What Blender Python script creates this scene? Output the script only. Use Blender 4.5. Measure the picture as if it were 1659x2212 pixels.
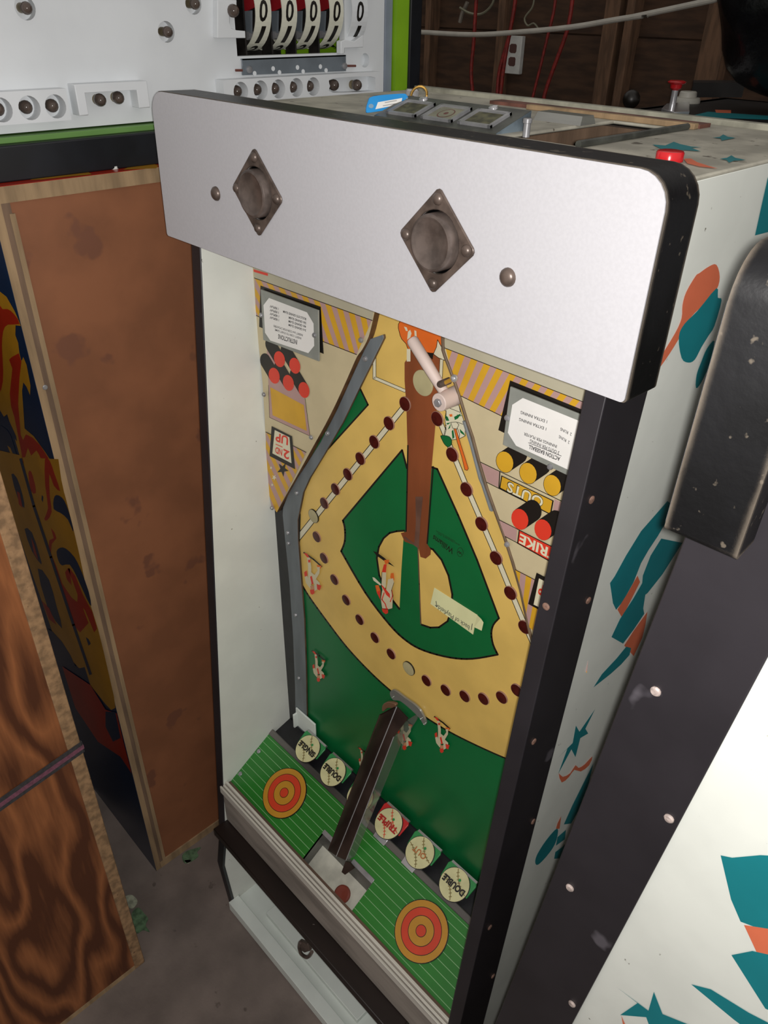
import bpy, bmesh, math, random
from mathutils import Vector, Matrix
from mathutils.geometry import tessellate_polygon

random.seed(7)
for o in list(bpy.data.objects):
    bpy.data.objects.remove(o)
scene = bpy.context.scene
COL = scene.collection

# ------------------------------------------------------------------ camera
L = 1.46                      # height of the lower edge of the machine's front bar above the floor
FPX, PIT, ROL, YAW = 1680.1185, 0.58179, -0.019607, -0.795027
CAM = Vector((0.623378, -0.536691, 0.268073 + L))
fwd = Vector((math.sin(YAW) * math.cos(PIT), math.cos(YAW) * math.cos(PIT), -math.sin(PIT)))
rgt0 = Vector((math.cos(YAW), -math.sin(YAW), 0))
dwn0 = fwd.cross(rgt0)
RGT = rgt0 * math.cos(ROL) + dwn0 * math.sin(ROL)
DWN = -rgt0 * math.sin(ROL) + dwn0 * math.cos(ROL)
cd = bpy.data.cameras.new('camera')
cd.sensor_fit = 'VERTICAL'
cd.sensor_height = 36.0
cd.lens = FPX / 2212 * 36.0
cd.clip_start = 0.02
co = bpy.data.objects.new('camera', cd)
COL.objects.link(co)
mw = Matrix.Identity(4)
for i in range(3):
    mw[i][0], mw[i][1], mw[i][2], mw[i][3] = RGT[i], -DWN[i], -fwd[i], CAM[i]
co.matrix_world = mw
scene.camera = co

# ------------------------------------------------------------------ light
w = bpy.data.worlds.new('world')
scene.world = w
w.use_nodes = True
bg = w.node_tree.nodes['Background']
bg.inputs[0].default_value = (1.0, 0.95, 0.90, 1)
bg.inputs[1].default_value = 0.42
fl = bpy.data.lights.new('phone_flash_offscreen', 'SPOT')
fl.energy = 34.0
fl.color = (1.0, 0.97, 0.94)
fl.spot_size = math.radians(150)
fl.spot_blend = 1.0
fl.shadow_soft_size = 0.006
flo = bpy.data.objects.new('phone_flash_offscreen', fl)
COL.objects.link(flo)
flm = mw.copy()
fp = CAM + RGT * 0.008 - fwd * 0.004
for i in range(3):
    flm[i][3] = fp[i]
flo.matrix_world = flm
vs = scene.view_settings
vs.view_transform = 'Standard'
vs.look = 'None'
vs.gamma = 1
vs.use_curve_mapping = False
vs.exposure = 0.0

# ------------------------------------------------------------------ helpers
def ray(px, py):
    return RGT * ((px - 829.5) / FPX) + DWN * ((py - 1106.0) / FPX) + fwd

class Surf:
    """a plane that pixels of the photograph are laid on"""
    def __init__(s, p0, n):
        s.p0 = Vector(p0)
        s.n = Vector(n).normalized()
        if s.n.dot(CAM - s.p0) < 0:
            s.n = -s.n
    def at(s, p, off=0.0):
        d = ray(*p)
        t = (s.p0 + s.n * off - CAM).dot(s.n) / d.dot(s.n)
        return CAM + d * t

CROP = dict(A=(530, 560, 3.5298), B=(760, 640, 3.0722), C=(580, 1000, 2.6758), D=(460, 1550, 2.6758),
            E=(1100, 350, 2.4579), F=(980, 1200, 2.1856), G=(780, 170, 1.8874), H=(470, 0, 3.858),
            a=(0, 0, 1.8433), b=(760, 0, 1.8454), c=(320, 180, 2.4397), d=(840, 380, 2.0256),
            e=(0, 350, 3.318), f=(0, 1000, 2.4577), g=(0, 1600, 1.8433), h=(400, 1450, 2.37),
            P=(840, 660, 5.823), Q=(0, 480, 3.569), S=(620, 1160, 4.1475), T=(790, 175, 3.6065),
            U=(680, 1480, 4.607), W=(600, 1560, 3.6065), I=(1300, 120, 4.621), J=(860, 0, 3.0722), _=(0, 0, 1.0))
def K(k, *pts):
    ox, oy, s = CROP[k]
    return [(ox + x / s, oy + y / s) for x, y in pts]

def smooth(pts, n=5, closed=True):
    out = []
    N = len(pts)
    V = [Vector(p) for p in pts]
    rng = range(N) if closed else range(N - 1)
    for i in rng:
        if closed:
            p0, p1, p2, p3 = V[(i - 1) % N], V[i], V[(i + 1) % N], V[(i + 2) % N]
        else:
            p0, p1, p2, p3 = V[max(i - 1, 0)], V[i], V[i + 1], V[min(i + 2, N - 1)]
        for j in range(n):
            t = j / n
            out.append(0.5 * ((2 * p1) + (p2 - p0) * t + (2 * p0 - 5 * p1 + 4 * p2 - p3) * t * t + (3 * p1 - p0 - 3 * p2 + p3) * t ** 3))
    if not closed:
        out.append(V[-1])
    return [tuple(p) for p in out]

def clip_convex(poly, clip):
    """Sutherland-Hodgman in 2D"""
    ar = sum(clip[i][0] * clip[(i + 1) % len(clip)][1] - clip[(i + 1) % len(clip)][0] * clip[i][1] for i in range(len(clip)))
    sg = 1 if ar > 0 else -1
    out = list(poly)
    for i in range(len(clip)):
        a, b_ = clip[i], clip[(i + 1) % len(clip)]
        ins = lambda p: sg * ((b_[0] - a[0]) * (p[1] - a[1]) - (b_[1] - a[1]) * (p[0] - a[0])) >= 0
        src, out = out, []
        for j in range(len(src)):
            p, q = src[j], src[(j + 1) % len(src)]
            if ins(p) != ins(q):
                d1 = (b_[0] - a[0]) * (p[1] - a[1]) - (b_[1] - a[1]) * (p[0] - a[0])
                d2 = (b_[0] - a[0]) * (q[1] - a[1]) - (b_[1] - a[1]) * (q[0] - a[0])
                t = d1 / (d1 - d2)
                x = (p[0] + (q[0] - p[0]) * t, p[1] + (q[1] - p[1]) * t)
            if ins(p):
                out.append(p)
            if ins(p) != ins(q):
                out.append(x)
        if not out:
            return []
    return out

def lin(h):
    h = h.lstrip('#')
    r = [int(h[i:i + 2], 16) / 255 for i in (0, 2, 4)]
    return tuple(c / 12.92 if c <= 0.04045 else ((c + 0.055) / 1.055) ** 2.4 for c in r) + (1,)

MATS = {}
def M(name, col, rough=0.55, metal=0.0, var=0.08, vs_=25, col2=None, bump=0.0, bs=250, dirt=None, spec=0.5, stretch=None):
    """plain procedural surface: two tones mixed by noise, optional dirt specks, optional fine relief"""
    if name in MATS:
        return MATS[name]
    m = bpy.data.materials.new(name)
    m.use_nodes = True
    nt = m.node_tree
    bs_ = nt.nodes['Principled BSDF']
    bs_.inputs['Roughness'].default_value = rough
    bs_.inputs['Metallic'].default_value = metal
    bs_.inputs['Specular IOR Level'].default_value = spec
    c1 = lin(col)
    c2 = lin(col2) if col2 else tuple(max(0, c * (1 - var * 2.2)) for c in c1[:3]) + (1,)
    tc = nt.nodes.new('ShaderNodeTexCoord')
    vec = tc.outputs['Object']
    if stretch:
        mp = nt.nodes.new('ShaderNodeMapping')
        mp.inputs['Scale'].default_value = stretch
        nt.links.new(vec, mp.inputs['Vector'])
        vec = mp.outputs['Vector']
    nz = nt.nodes.new('ShaderNodeTexNoise')
    nz.inputs['Scale'].default_value = vs_
    nz.inputs['Detail'].default_value = 5
    nt.links.new(vec, nz.inputs['Vector'])
    rp = nt.nodes.new('ShaderNodeValToRGB')
    rp.color_ramp.elements[0].position = 0.38
    rp.color_ramp.elements[1].position = 0.62
    rp.color_ramp.elements[0].color = c2
    rp.color_ramp.elements[1].color = c1
    nt.links.new(nz.outputs['Fac'], rp.inputs['Fac'])
    out = rp.outputs['Color']
    if dirt:
        dcol, dsc, dth = dirt
        n2 = nt.nodes.new('ShaderNodeTexNoise')
        n2.inputs['Scale'].default_value = dsc
        n2.inputs['Detail'].default_value = 3
        nt.links.new(tc.outputs['Object'], n2.inputs['Vector'])
        r2 = nt.nodes.new('ShaderNodeValToRGB')
        r2.color_ramp.elements[0].position = dth
        r2.color_ramp.elements[1].position = min(0.999, dth + 0.04)
        nt.links.new(n2.outputs['Fac'], r2.inputs['Fac'])
        mx = nt.nodes.new('ShaderNodeMix')
        mx.data_type = 'RGBA'
        nt.links.new(r2.outputs['Color'], mx.inputs['Factor'])
        nt.links.new(out, mx.inputs['A'])
        mx.inputs['B'].default_value = lin(dcol)
        out = mx.outputs['Result']
    nt.links.new(out, bs_.inputs['Base Color'])
    if bump:
        n3 = nt.nodes.new('ShaderNodeTexNoise')
        n3.inputs['Scale'].default_value = bs
        n3.inputs['Detail'].default_value = 4
        nt.links.new(vec, n3.inputs['Vector'])
        bp = nt.nodes.new('ShaderNodeBump')
        bp.inputs['Strength'].default_value = bump
        bp.inputs['Distance'].default_value = 0.002
        nt.links.new(n3.outputs['Fac'], bp.inputs['Height'])
        nt.links.new(bp.outputs['Normal'], bs_.inputs['Normal'])
    MATS[name] = m
    return m

def M_grain(name, light, dark, scale=6.0, dist=6.0, mapping=(6, 1.2, 0.6), rough=0.5, lo=0.35, hi=0.65, det=2.0):
    """wood with cathedral grain: warped bands"""
    m = bpy.data.materials.new(name)
    m.use_nodes = True
    nt = m.node_tree
    b_ = nt.nodes['Principled BSDF']
    b_.inputs['Roughness'].default_value = rough
    tc = nt.nodes.new('ShaderNodeTexCoord')
    mp = nt.nodes.new('ShaderNodeMapping')
    mp.inputs['Scale'].default_value = mapping
    nt.links.new(tc.outputs['Object'], mp.inputs['Vector'])
    nz = nt.nodes.new('ShaderNodeTexNoise')
    nz.inputs['Scale'].default_value = 1.6
    nz.inputs['Detail'].default_value = det
    nt.links.new(mp.outputs['Vector'], nz.inputs['Vector'])
    ml = nt.nodes.new('ShaderNodeMath')
    ml.operation = 'MULTIPLY'
    ml.inputs[1].default_value = scale
    nt.links.new(nz.outputs['Fac'], ml.inputs[0])
    fr = nt.nodes.new('ShaderNodeMath')
    fr.operation = 'PINGPONG'
    fr.inputs[1].default_value = 0.5
    nt.links.new(ml.outputs[0], fr.inputs[0])
    fine = nt.nodes.new('ShaderNodeTexNoise')
    fine.inputs['Scale'].default_value = 60
    fine.inputs['Detail'].default_value = 4
    mp2 = nt.nodes.new('ShaderNodeMapping')
    mp2.inputs['Scale'].default_value = (4, 3, 0.25)
    nt.links.new(tc.outputs['Object'], mp2.inputs['Vector'])
    nt.links.new(mp2.outputs['Vector'], fine.inputs['Vector'])
    ad = nt.nodes.new('ShaderNodeMath')
    ad.operation = 'MULTIPLY_ADD'
    ad.inputs[1].default_value = 0.35
    nt.links.new(fine.outputs['Fac'], ad.inputs[0])
    nt.links.new(fr.outputs[0], ad.inputs[2])
    rp = nt.nodes.new('ShaderNodeValToRGB')
    rp.color_ramp.elements[0].position = lo
    rp.color_ramp.elements[1].position = hi
    rp.color_ramp.elements[0].color = lin(dark)
    rp.color_ramp.elements[1].color = lin(light)
    nt.links.new(ad.outputs[0], rp.inputs['Fac'])
    nt.links.new(rp.outputs['Color'], b_.inputs['Base Color'])
    MATS[name] = m
    return m

def add_edge_wear(m, wear, radius=0.008, lo=0.0, hi=0.16, nscale=45, stretch=(1, 1, 0.35)):
    """paint rubbed off along the edges of the thing"""
    nt = m.node_tree
    b_ = nt.nodes['Principled BSDF']
    src = b_.inputs['Base Color'].links[0].from_socket
    bv = nt.nodes.new('ShaderNodeBevel')
    bv.samples = 6
    bv.inputs['Radius'].default_value = radius
    ge = nt.nodes.new('ShaderNodeNewGeometry')
    dt = nt.nodes.new('ShaderNodeVectorMath')
    dt.operation = 'DOT_PRODUCT'
    nt.links.new(bv.outputs[0], dt.inputs[0])
    nt.links.new(ge.outputs['Normal'], dt.inputs[1])
    iv = nt.nodes.new('ShaderNodeMath')
    iv.operation = 'SUBTRACT'
    iv.inputs[0].default_value = 1.0
    nt.links.new(dt.outputs['Value'], iv.inputs[1])
    tc = nt.nodes.new('ShaderNodeTexCoord')
    mp = nt.nodes.new('ShaderNodeMapping')
    mp.inputs['Scale'].default_value = stretch
    nt.links.new(tc.outputs['Object'], mp.inputs['Vector'])
    nz = nt.nodes.new('ShaderNodeTexNoise')
    nz.inputs['Scale'].default_value = nscale
    nz.inputs['Detail'].default_value = 6
    nt.links.new(mp.outputs[0], nz.inputs['Vector'])
    mu = nt.nodes.new('ShaderNodeMath')
    mu.operation = 'MULTIPLY'
    nt.links.new(iv.outputs[0], mu.inputs[0])
    nt.links.new(nz.outputs['Fac'], mu.inputs[1])
    rp = nt.nodes.new('ShaderNodeValToRGB')
    rp.color_ramp.elements[0].position = lo
    rp.color_ramp.elements[1].position = hi
    nt.links.new(mu.outputs[0], rp.inputs['Fac'])
    mx = nt.nodes.new('ShaderNodeMix')
    mx.data_type = 'RGBA'
    nt.links.new(rp.outputs['Color'], mx.inputs['Factor'])
    nt.links.new(src, mx.inputs['A'])
    mx.inputs['B'].default_value = lin(wear)
    nt.links.new(mx.outputs['Result'], b_.inputs['Base Color'])

def M_clear(name, tint='#FFFFFF', rough=0.05, mixv=0.82):
    m = bpy.data.materials.new(name)
    m.use_nodes = True
    nt = m.node_tree
    nt.nodes.remove(nt.nodes['Principled BSDF'])
    tr = nt.nodes.new('ShaderNodeBsdfTransparent')
    tr.inputs[0].default_value = lin(tint)
    gl = nt.nodes.new('ShaderNodeBsdfGlossy')
    gl.inputs['Roughness'].default_value = rough
    df = nt.nodes.new('ShaderNodeBsdfDiffuse')
    df.inputs[0].default_value = (0.6, 0.6, 0.55, 1)
    m1 = nt.nodes.new('ShaderNodeMixShader')
    m1.inputs[0].default_value = 0.5
    m2 = nt.nodes.new('ShaderNodeMixShader')
    m2.inputs[0].default_value = mixv
    nt.links.new(gl.outputs[0], m1.inputs[1])
    nt.links.new(df.outputs[0], m1.inputs[2])
    nt.links.new(m1.outputs[0], m2.inputs[1])
    nt.links.new(tr.outputs[0], m2.inputs[2])
    nt.links.new(m2.outputs[0], nt.nodes['Material Output'].inputs[0])
    MATS[name] = m
    return m

# ------------------------------------------------------------------ objects
FR = {}                       # root object -> matrix that takes build coordinates into its own frame
def root(name, base, label, cat, group=None):
    o = bpy.data.objects.new(name, None)
    o.empty_display_size = 0.05
    COL.objects.link(o)
    o.location = base
    o['label'] = label
    o['category'] = cat
    if group:
        o['group'] = group
    FR[o.name] = Matrix.Translation(-Vector(base))
    return o
def top(o, label, cat, group=None, kind=None):
    if kind:
        o['kind'] = kind
    else:
        o['label'] = label
        o['category'] = cat
        if group:
            o['group'] = group
    return o

def tri(poly):
    t = tessellate_polygon([[Vector(p) for p in poly]])
    return t

class MB:
    def __init__(s):
        s.v, s.f, s.m = [], [], []
    def face(s, pts, mi=0):
        b = len(s.v)
        s.v += [Vector(p) for p in pts]
        s.f.append(list(range(b, b + len(pts))))
        s.m.append(mi)
        return s
    def poly(s, pts, mi=0):
        b = len(s.v)
        s.v += [Vector(p) for p in pts]
        for t in tri(pts):
            s.f.append([b + i for i in t])
            s.m.append(mi)
        return s
    def hexa(s, p, mi=0):
        """8 corners: 4 below, 4 above"""
        b = len(s.v)
        s.v += [Vector(q) for q in p]
        for q in ((3, 2, 1, 0), (4, 5, 6, 7), (0, 1, 5, 4), (1, 2, 6, 5), (2, 3, 7, 6), (3, 0, 4, 7)):
            s.f.append([b + i for i in q])
            s.m.append(mi)
        return s
    def box(s, x0, x1, y0, y1, z0, z1, mi=0):
        return s.hexa([(x0, y0, z0), (x1, y0, z0), (x1, y1, z0), (x0, y1, z0), (x0, y0, z1), (x1, y0, z1), (x1, y1, z1), (x0, y1, z1)], mi)
    def prism(s, pts, vec, mi=0, mside=None):
        vec = Vector(vec)
        N = len(pts)
        b = len(s.v)
        P = [Vector(p) for p in pts]
        s.v += P + [p + vec for p in P]
        nn = Vector()
        for i in range(N):
            nn += P[i].cross(P[(i + 1) % N])
        T = tri(pts)
        flip = nn.dot(vec) > 0
        for t in T:
            a = [b + i for i in t]
            c = [b + N + i for i in t]
            s.f.append(a)
            s.f.append(c[::-1])
            s.m += [mi, mi]
        for i in range(N):
            j = (i + 1) % N
            s.f.append([b + i, b + j, b + N + j, b + N + i])
            s.m.append(mi if mside is None else mside)
        return s
    def holed(s, loops, vec, mi=0):
        """slab whose outline is the first loop and whose holes are the others"""
        vec = Vector(vec)
        loops = [[Vector(p) for p in l] for l in loops]
        flat = [p for l in loops for p in l]
        b = len(s.v)
        N = len(flat)
        s.v += flat + [p + vec for p in flat]
        for t in tessellate_polygon(loops):
            s.f.append([b + i for i in t])
            s.f.append([b + N + i for i in reversed(t)])
            s.m += [mi, mi]
        i0 = b
        for l in loops:
            n = len(l)
            for k in range(n):
                j = (k + 1) % n
                s.f.append([i0 + k, i0 + j, i0 + N + j, i0 + N + k])
                s.m.append(mi)
            i0 += n
        return s
    def cyl(s, p0, p1, r0, r1=None, n=18, mi=0, caps=True):
        r1 = r0 if r1 is None else r1
        p0, p1 = Vector(p0), Vector(p1)
        ax = (p1 - p0).normalized()
        t = Vector((0, 0, 1)) if abs(ax.z) < 0.9 else Vector((1, 0, 0))
        u = ax.cross(t).normalized()
        v = ax.cross(u)
        b = len(s.v)
        for k in range(n):
            a = 2 * math.pi * k / n
            d = u * math.cos(a) + v * math.sin(a)
            s.v += [p0 + d * r0, p1 + d * r1]
        for k in range(n):
            j = (k + 1) % n
            s.f.append([b + 2 * k, b + 2 * j, b + 2 * j + 1, b + 2 * k + 1])
            s.m.append(mi)
        if caps:
            s.f.append([b + 2 * k for k in range(n)][::-1])
            s.f.append([b + 2 * k + 1 for k in range(n)])
            s.m += [mi, mi]
        return s
    def lathe(s, prof, o, ax, n=24, mi=0):
        o, ax = Vector(o), Vector(ax).normalized()
        t = Vector((0, 0, 1)) if abs(ax.z) < 0.9 else Vector((1, 0, 0))
        u = ax.cross(t).normalized()
        v = ax.cross(u)
        b = len(s.v)
        for r, h in prof:
            for k in range(n):
                a = 2 * math.pi * k / n
                s.v.append(o + ax * h + (u * math.cos(a) + v * math.sin(a)) * r)
        for i in range(len(prof) - 1):
            for k in range(n):
                j = (k + 1) % n
                s.f.append([b + i * n + k, b + i * n + j, b + (i + 1) * n + j, b + (i + 1) * n + k])
                s.m.append(mi)
        s.f.append([b + k for k in range(n)][::-1])
        s.f.append([b + (len(prof) - 1) * n + k for k in range(n)])
        s.m += [mi, mi]
        return s
    def tube(s, pts, r, n=8, mi=0):
        P = [Vector(p) for p in pts]
        b = len(s.v)
        u = None
        for i, p in enumerate(P):
            d = (P[min(i + 1, len(P) - 1)] - P[max(i - 1, 0)]).normalized()
            if u is None:
                t = Vector((0, 0, 1)) if abs(d.z) < 0.9 else Vector((1, 0, 0))
                u = d.cross(t).normalized()
            else:
                u = (u - d * u.dot(d)).normalized()
            v = d.cross(u)
            rr = r[i] if isinstance(r, (list, tuple)) else r
            for k in range(n):
                a = 2 * math.pi * k / n
                s.v.append(p + (u * math.cos(a) + v * math.sin(a)) * rr)
        for i in range(len(P) - 1):
            for k in range(n):
                j = (k + 1) % n
                s.f.append([b + i * n + k, b + i * n + j, b + (i + 1) * n + j, b + (i + 1) * n + k])
                s.m.append(mi)
        s.f.append([b + k for k in range(n)][::-1])
        s.f.append([b + (len(P) - 1) * n + k for k in range(n)])
        s.m += [mi, mi]
        return s
    def ball(s, c, r, n=14, mi=0, sc=(1, 1, 1)):
        c = Vector(c)
        b = len(s.v)
        m_ = n // 2
        for i in range(m_ + 1):
            th = math.pi * i / m_
            for k in range(n):
                a = 2 * math.pi * k / n
                s.v.append(c + Vector((math.sin(th) * math.cos(a) * sc[0], math.sin(th) * math.sin(a) * sc[1], math.cos(th) * sc[2])) * r)
        for i in range(m_):
            for k in range(n):
                j = (k + 1) % n
                s.f.append([b + i * n + k, b + (i + 1) * n + k, b + (i + 1) * n + j, b + i * n + j])
                s.m.append(mi)
        return s
    def build(s, name, mats, parent=None, bevel=0.0, seg=2, shade=True, fix=True, frame=None):
        if not isinstance(mats, (list, tuple)):
            mats = [mats]
        me = bpy.data.meshes.new(name)
        fr = frame
        if fr is None and parent is not None:
            r_ = parent
            while r_.parent:
                r_ = r_.parent
            fr = FR.get(r_.name)
        V = [fr @ v for v in s.v] if fr is not None else s.v
        me.from_pydata([tuple(v) for v in V], [], s.f)
        for m in mats:
            me.materials.append(m)
        me.polygons.foreach_set('material_index', s.m)
        if fix:
            bm = bmesh.new()
            bm.from_mesh(me)
            bmesh.ops.remove_doubles(bm, verts=bm.verts, dist=1e-6)
            bmesh.ops.recalc_face_normals(bm, faces=bm.faces)
            bm.to_mesh(me)
            bm.free()
        if shade:
            me.shade_smooth()
            try:
                me.set_sharp_from_angle(angle=math.radians(35))
            except Exception:
                pass
        me.update()
        o = bpy.data.objects.new(name, me)
        COL.objects.link(o)
        if parent is not None:
            o.parent = parent
        if bevel:
            md = o.modifiers.new('bevel', 'BEVEL')
            md.width = bevel
            md.segments = seg
            md.limit_method = 'ANGLE'
            md.angle_limit = math.radians(40)
        return o

def textmesh(s, bold=0.0, cuts=0, cache={}):
    k = (s, bold, cuts)
    if k in cache:
        return cache[k]
    cu = bpy.data.curves.new('lettering', 'FONT')
    cu.body = s
    cu.offset = bold
    cu.resolution_u = 3
    ob = bpy.data.objects.new('lettering', cu)
    COL.objects.link(ob)
    dg = bpy.context.evaluated_depsgraph_get()
    me = bpy.data.meshes.new_from_object(ob.evaluated_get(dg))
    V = [(v.co.x, v.co.y) for v in me.vertices]
    Fc = [list(p.vertices) for p in me.polygons]
    x0, x1 = min(v[0] for v in V), max(v[0] for v in V)
    y0, y1 = min(v[1] for v in V), max(v[1] for v in V)
    V = [((x - x0) / (x1 - x0), (y - y0) / (y1 - y0)) for x, y in V]
    if cuts:
        bm = bmesh.new()
        bv = [bm.verts.new((x, y, 0)) for x, y in V]
        for f0 in Fc:
            try:
                bm.faces.new([bv[i] for i in f0])
            except ValueError:
                pass
        for c_ in range(1, cuts):
            bmesh.ops.bisect_plane(bm, geom=bm.verts[:] + bm.edges[:] + bm.faces[:], plane_co=(0, c_ / cuts, 0), plane_no=(0, 1, 0))
        bm.verts.index_update()
        V = [(v.co.x, v.co.y) for v in bm.verts]
        Fc = [[v.index for v in f0.verts] for f0 in bm.faces]
        bm.free()
    bpy.data.objects.remove(ob)
    bpy.data.curves.remove(cu)
    bpy.data.meshes.remove(me)
    cache[k] = (V, Fc)
    return cache[k]

class Print(MB):
    """flat print and paint on one surface; every layer lies a hair above the last"""
    def __init__(s, surf, off=0.0002, step=0.00004):
        super().__init__()
        s.sf, s.off, s.step, s.mats = surf, off, step, []
    def mi(s, m):
        if m not in s.mats:
            s.mats.append(m)
        return s.mats.index(m)
    def px(s, pts, m, sm=0):
        if sm:
            pts = smooth(pts, sm)
        s.poly([s.sf.at(p, s.off) for p in pts], s.mi(m))
        s.off += s.step
        return s
    def world(s, pts, m):
        s.poly([Vector(p) + s.sf.n * s.off for p in pts], s.mi(m))
        s.off += s.step
        return s
    def line(s, pts, wd, m):
        """stroke of width wd pixels"""
        for i in range(len(pts) - 1):
            a, b_ = Vector(pts[i]), Vector(pts[i + 1])
            d = (b_ - a).normalized()
            n_ = Vector((-d.y, d.x)) * wd / 2
            e = d * wd * 0.3
            s.face([s.sf.at(tuple(q), s.off) for q in (a - e + n_, b_ + e + n_, b_ + e - n_, a - e - n_)], s.mi(m))
        s.off += s.step
        return s
    def outline(s, pts, wd, m, sm=0, closed=True):
        if sm:
            pts = smooth(pts, sm, closed)
        return s.line(list(pts) + ([pts[0]] if closed else []), wd, m)
    def disc(s, c, r, m, n=28, u=None, v=None):
        c = Vector(c)
        if u is None:
            t = Vector((1, 0, 0)) if abs(s.sf.n.x) < 0.9 else Vector((0, 1, 0))
            u = (t - s.sf.n * t.dot(s.sf.n)).normalized()
        v = s.sf.n.cross(u)
        s.face([c + s.sf.n * s.off + (u * math.cos(2 * math.pi * k / n) + v * math.sin(2 * math.pi * k / n)) * r for k in range(n)], s.mi(m))
        s.off += s.step
        return s
    def text(s, t, A, B, C, m, bold=0.0, world=False):
        """lettering: A baseline start, B baseline end, C top of the first letter"""
        if not world:
            A, B, C = (s.sf.at(p, s.off) for p in (A, B, C))
        else:
            A, B, C = (Vector(p) + s.sf.n * s.off for p in (A, B, C))
        V, Fc = textmesh(t, bold)
        b = len(s.v)
        s.v += [A + (B - A) * x + (C - A) * y for x, y in V]
        for f_ in Fc:
            s.f.append([b + i for i in f_])
            s.m.append(s.mi(m))
        s.off += s.step
        return s
    def stripes(s, region, TL, TR, BL, BR, n, duty, shift, m):
        """slanted stripes between two edges, cut to a convex region"""
        ip = lambda a, b_, t: (a[0] + (b_[0] - a[0]) * t, a[1] + (b_[1] - a[1]) * t)
        for k in range(-n, 2 * n):
            t0, t1 = k / n, (k + duty) / n
            q = [ip(TL, TR, t0), ip(TL, TR, t1), ip(BL, BR, t1 + shift), ip(BL, BR, t0 + shift)]
            q = clip_convex(q, region)
            if len(q) > 2:
                s.poly([s.sf.at(p, s.off) for p in q], s.mi(m))
        s.off += s.step
        return s
    def build(s, name, parent=None, frame=None):
        return MB.build(s, name, s.mats, parent, shade=False, fix=False, frame=frame)
    def each(s, name, parent, shapes):
        """every painted shape an object of its own"""
        for pts, m in shapes:
            q = Print(s.sf, s.off, s.step)
            q.px(pts, m)
            q.build(name, parent)
            s.off += s.step

# ------------------------------------------------------------------ materials
m_floor = M('concrete', '#7d716a', 0.85, var=0.16, vs_=7, bump=0.25, bs=160, dirt=('#5a504a', 30, 0.69))
m_wallw = M('dark_boards', '#4a3322', 0.85, var=0.22, vs_=9, bump=0.2, stretch=(1, 1, 5))
m_stud = M('stud_wood', '#6d513c', 0.85, var=0.2, vs_=12, bump=0.2, stretch=(6, 6, 1))
m_white = M('white_paint', '#dfe2da', 0.5, var=0.03, vs_=14, dirt=('#6a6558', 105, 0.735))
m_white2 = M('white_paint_inside', '#dde4de', 0.45, var=0.04, vs_=10, dirt=('#77756b', 90, 0.745))
m_alu = M('brushed_aluminium_sheet', '#b7b6ba', 0.5, metal=0.0, var=0.02, vs_=320, bump=0.03, bs=700)
m_blackp = M('black_paint', '#1b1b1f', 0.42, var=0.2, vs_=30, bump=0.08, bs=90)
m_blackw = M('worn_black_paint', '#0f0f11', 0.42, spec=0.35, vs_=16, var=0.25, bump=0.2, bs=90, dirt=('#4f483f', 80, 0.66))
add_edge_wear(m_blackw, '#6a6156', 0.009, 0.075, 0.105, 60)
m_rail = M('black_rail', '#2d2a2e', 0.36, var=0.1, vs_=10, metal=0.15, dirt=('#5a565c', 14, 0.7))
m_ply = M('plywood_edge', '#a58a68', 0.8, var=0.16, vs_=40, stretch=(1, 1, 0.15), bump=0.2)
m_plyd = M('plywood_edge_dark', '#7c6450', 0.8, var=0.16, vs_=40, stretch=(1, 1, 0.15), bump=0.2)
m_steel = M('steel', '#a3a3a6', 0.3, metal=0.45, var=0.12, vs_=40)
m_dsteel = M('dull_steel', '#6c5e56', 0.36, metal=0.4, var=0.22, vs_=60)
m_bsteel = M('button_steel', '#6e625c', 0.32, metal=0.4, var=0.2, vs_=60)
m_chrome = M('chrome', '#c9c9cc', 0.16, metal=0.6, var=0.03)
m_teal = M('teal_paint', '#117a82', 0.5, var=0.04, vs_=20)
m_orange = M('orange_paint', '#d8704e', 0.5, var=0.04, vs_=20)
m_rust = M('rusty_screw', '#8a6a5c', 0.6, var=0.25, vs_=200)
# playfield print
p_tan = M('print_beige', '#c6b894', 0.4, var=0.03, vs_=30)
p_grey = M('print_grey', '#b3ad96', 0.4, var=0.03)
p_mauve = M('print_mauve', '#b28f8a', 0.4, var=0.03)
p_yel = M('print_yellow', '#cf9f28', 0.4, var=0.04)
p_red = M('print_red', '#d83a26', 0.4, var=0.04)
p_blk = M('print_black', '#17130f', 0.4, var=0.05)
p_cream = M('print_cream', '#d8d2b6', 0.4, var=0.03)
p_sand = M('print_sand', '#dcb964', 0.38, var=0.05, vs_=14)
p_green = M('print_green', '#0b6b38', 0.34, var=0.07, vs_=8)
p_dgreen = M('print_field_green', '#0b6b38', 0.34, var=0.07, vs_=8)
p_brown = M('print_brown', '#8a4a28', 0.45, var=0.14, vs_=18, stretch=(1, 1, 0.3))
p_dbrown = M('worn_groove', '#6a4a3c', 0.5, var=0.14, vs_=40)
p_orange = M('print_orange', '#dd6a25', 0.4, var=0.04)
p_skin = M('print_tan_skin', '#c98d64', 0.4, var=0.04)
p_uni = M('print_uniform', '#cfc5a4', 0.4, var=0.04)
p_insr = M('lamp_insert_red', '#4a1410', 0.25, var=0.15, vs_=120)
p_insw = M('lamp_insert_cream', '#b3aa82', 0.35, var=0.08)
p_pink = M('insert_rim', '#9a7668', 0.4, var=0.05)
m_woodb = M('brown_wood_edge', '#6b4a2c', 0.6, var=0.2, vs_=50)
m_paper = M('card_paper', '#e6e4e0', 0.7, var=0.02)
m_ink = M('card_ink', '#3b3a3c', 0.7, var=0.02)
m_clear = M_clear('clear_plastic', '#E9ECE6', 0.08, 0.80)
m_clearg = M_clear('hazy_plastic', '#A9B0AA', 0.1, 0.55)

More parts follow.
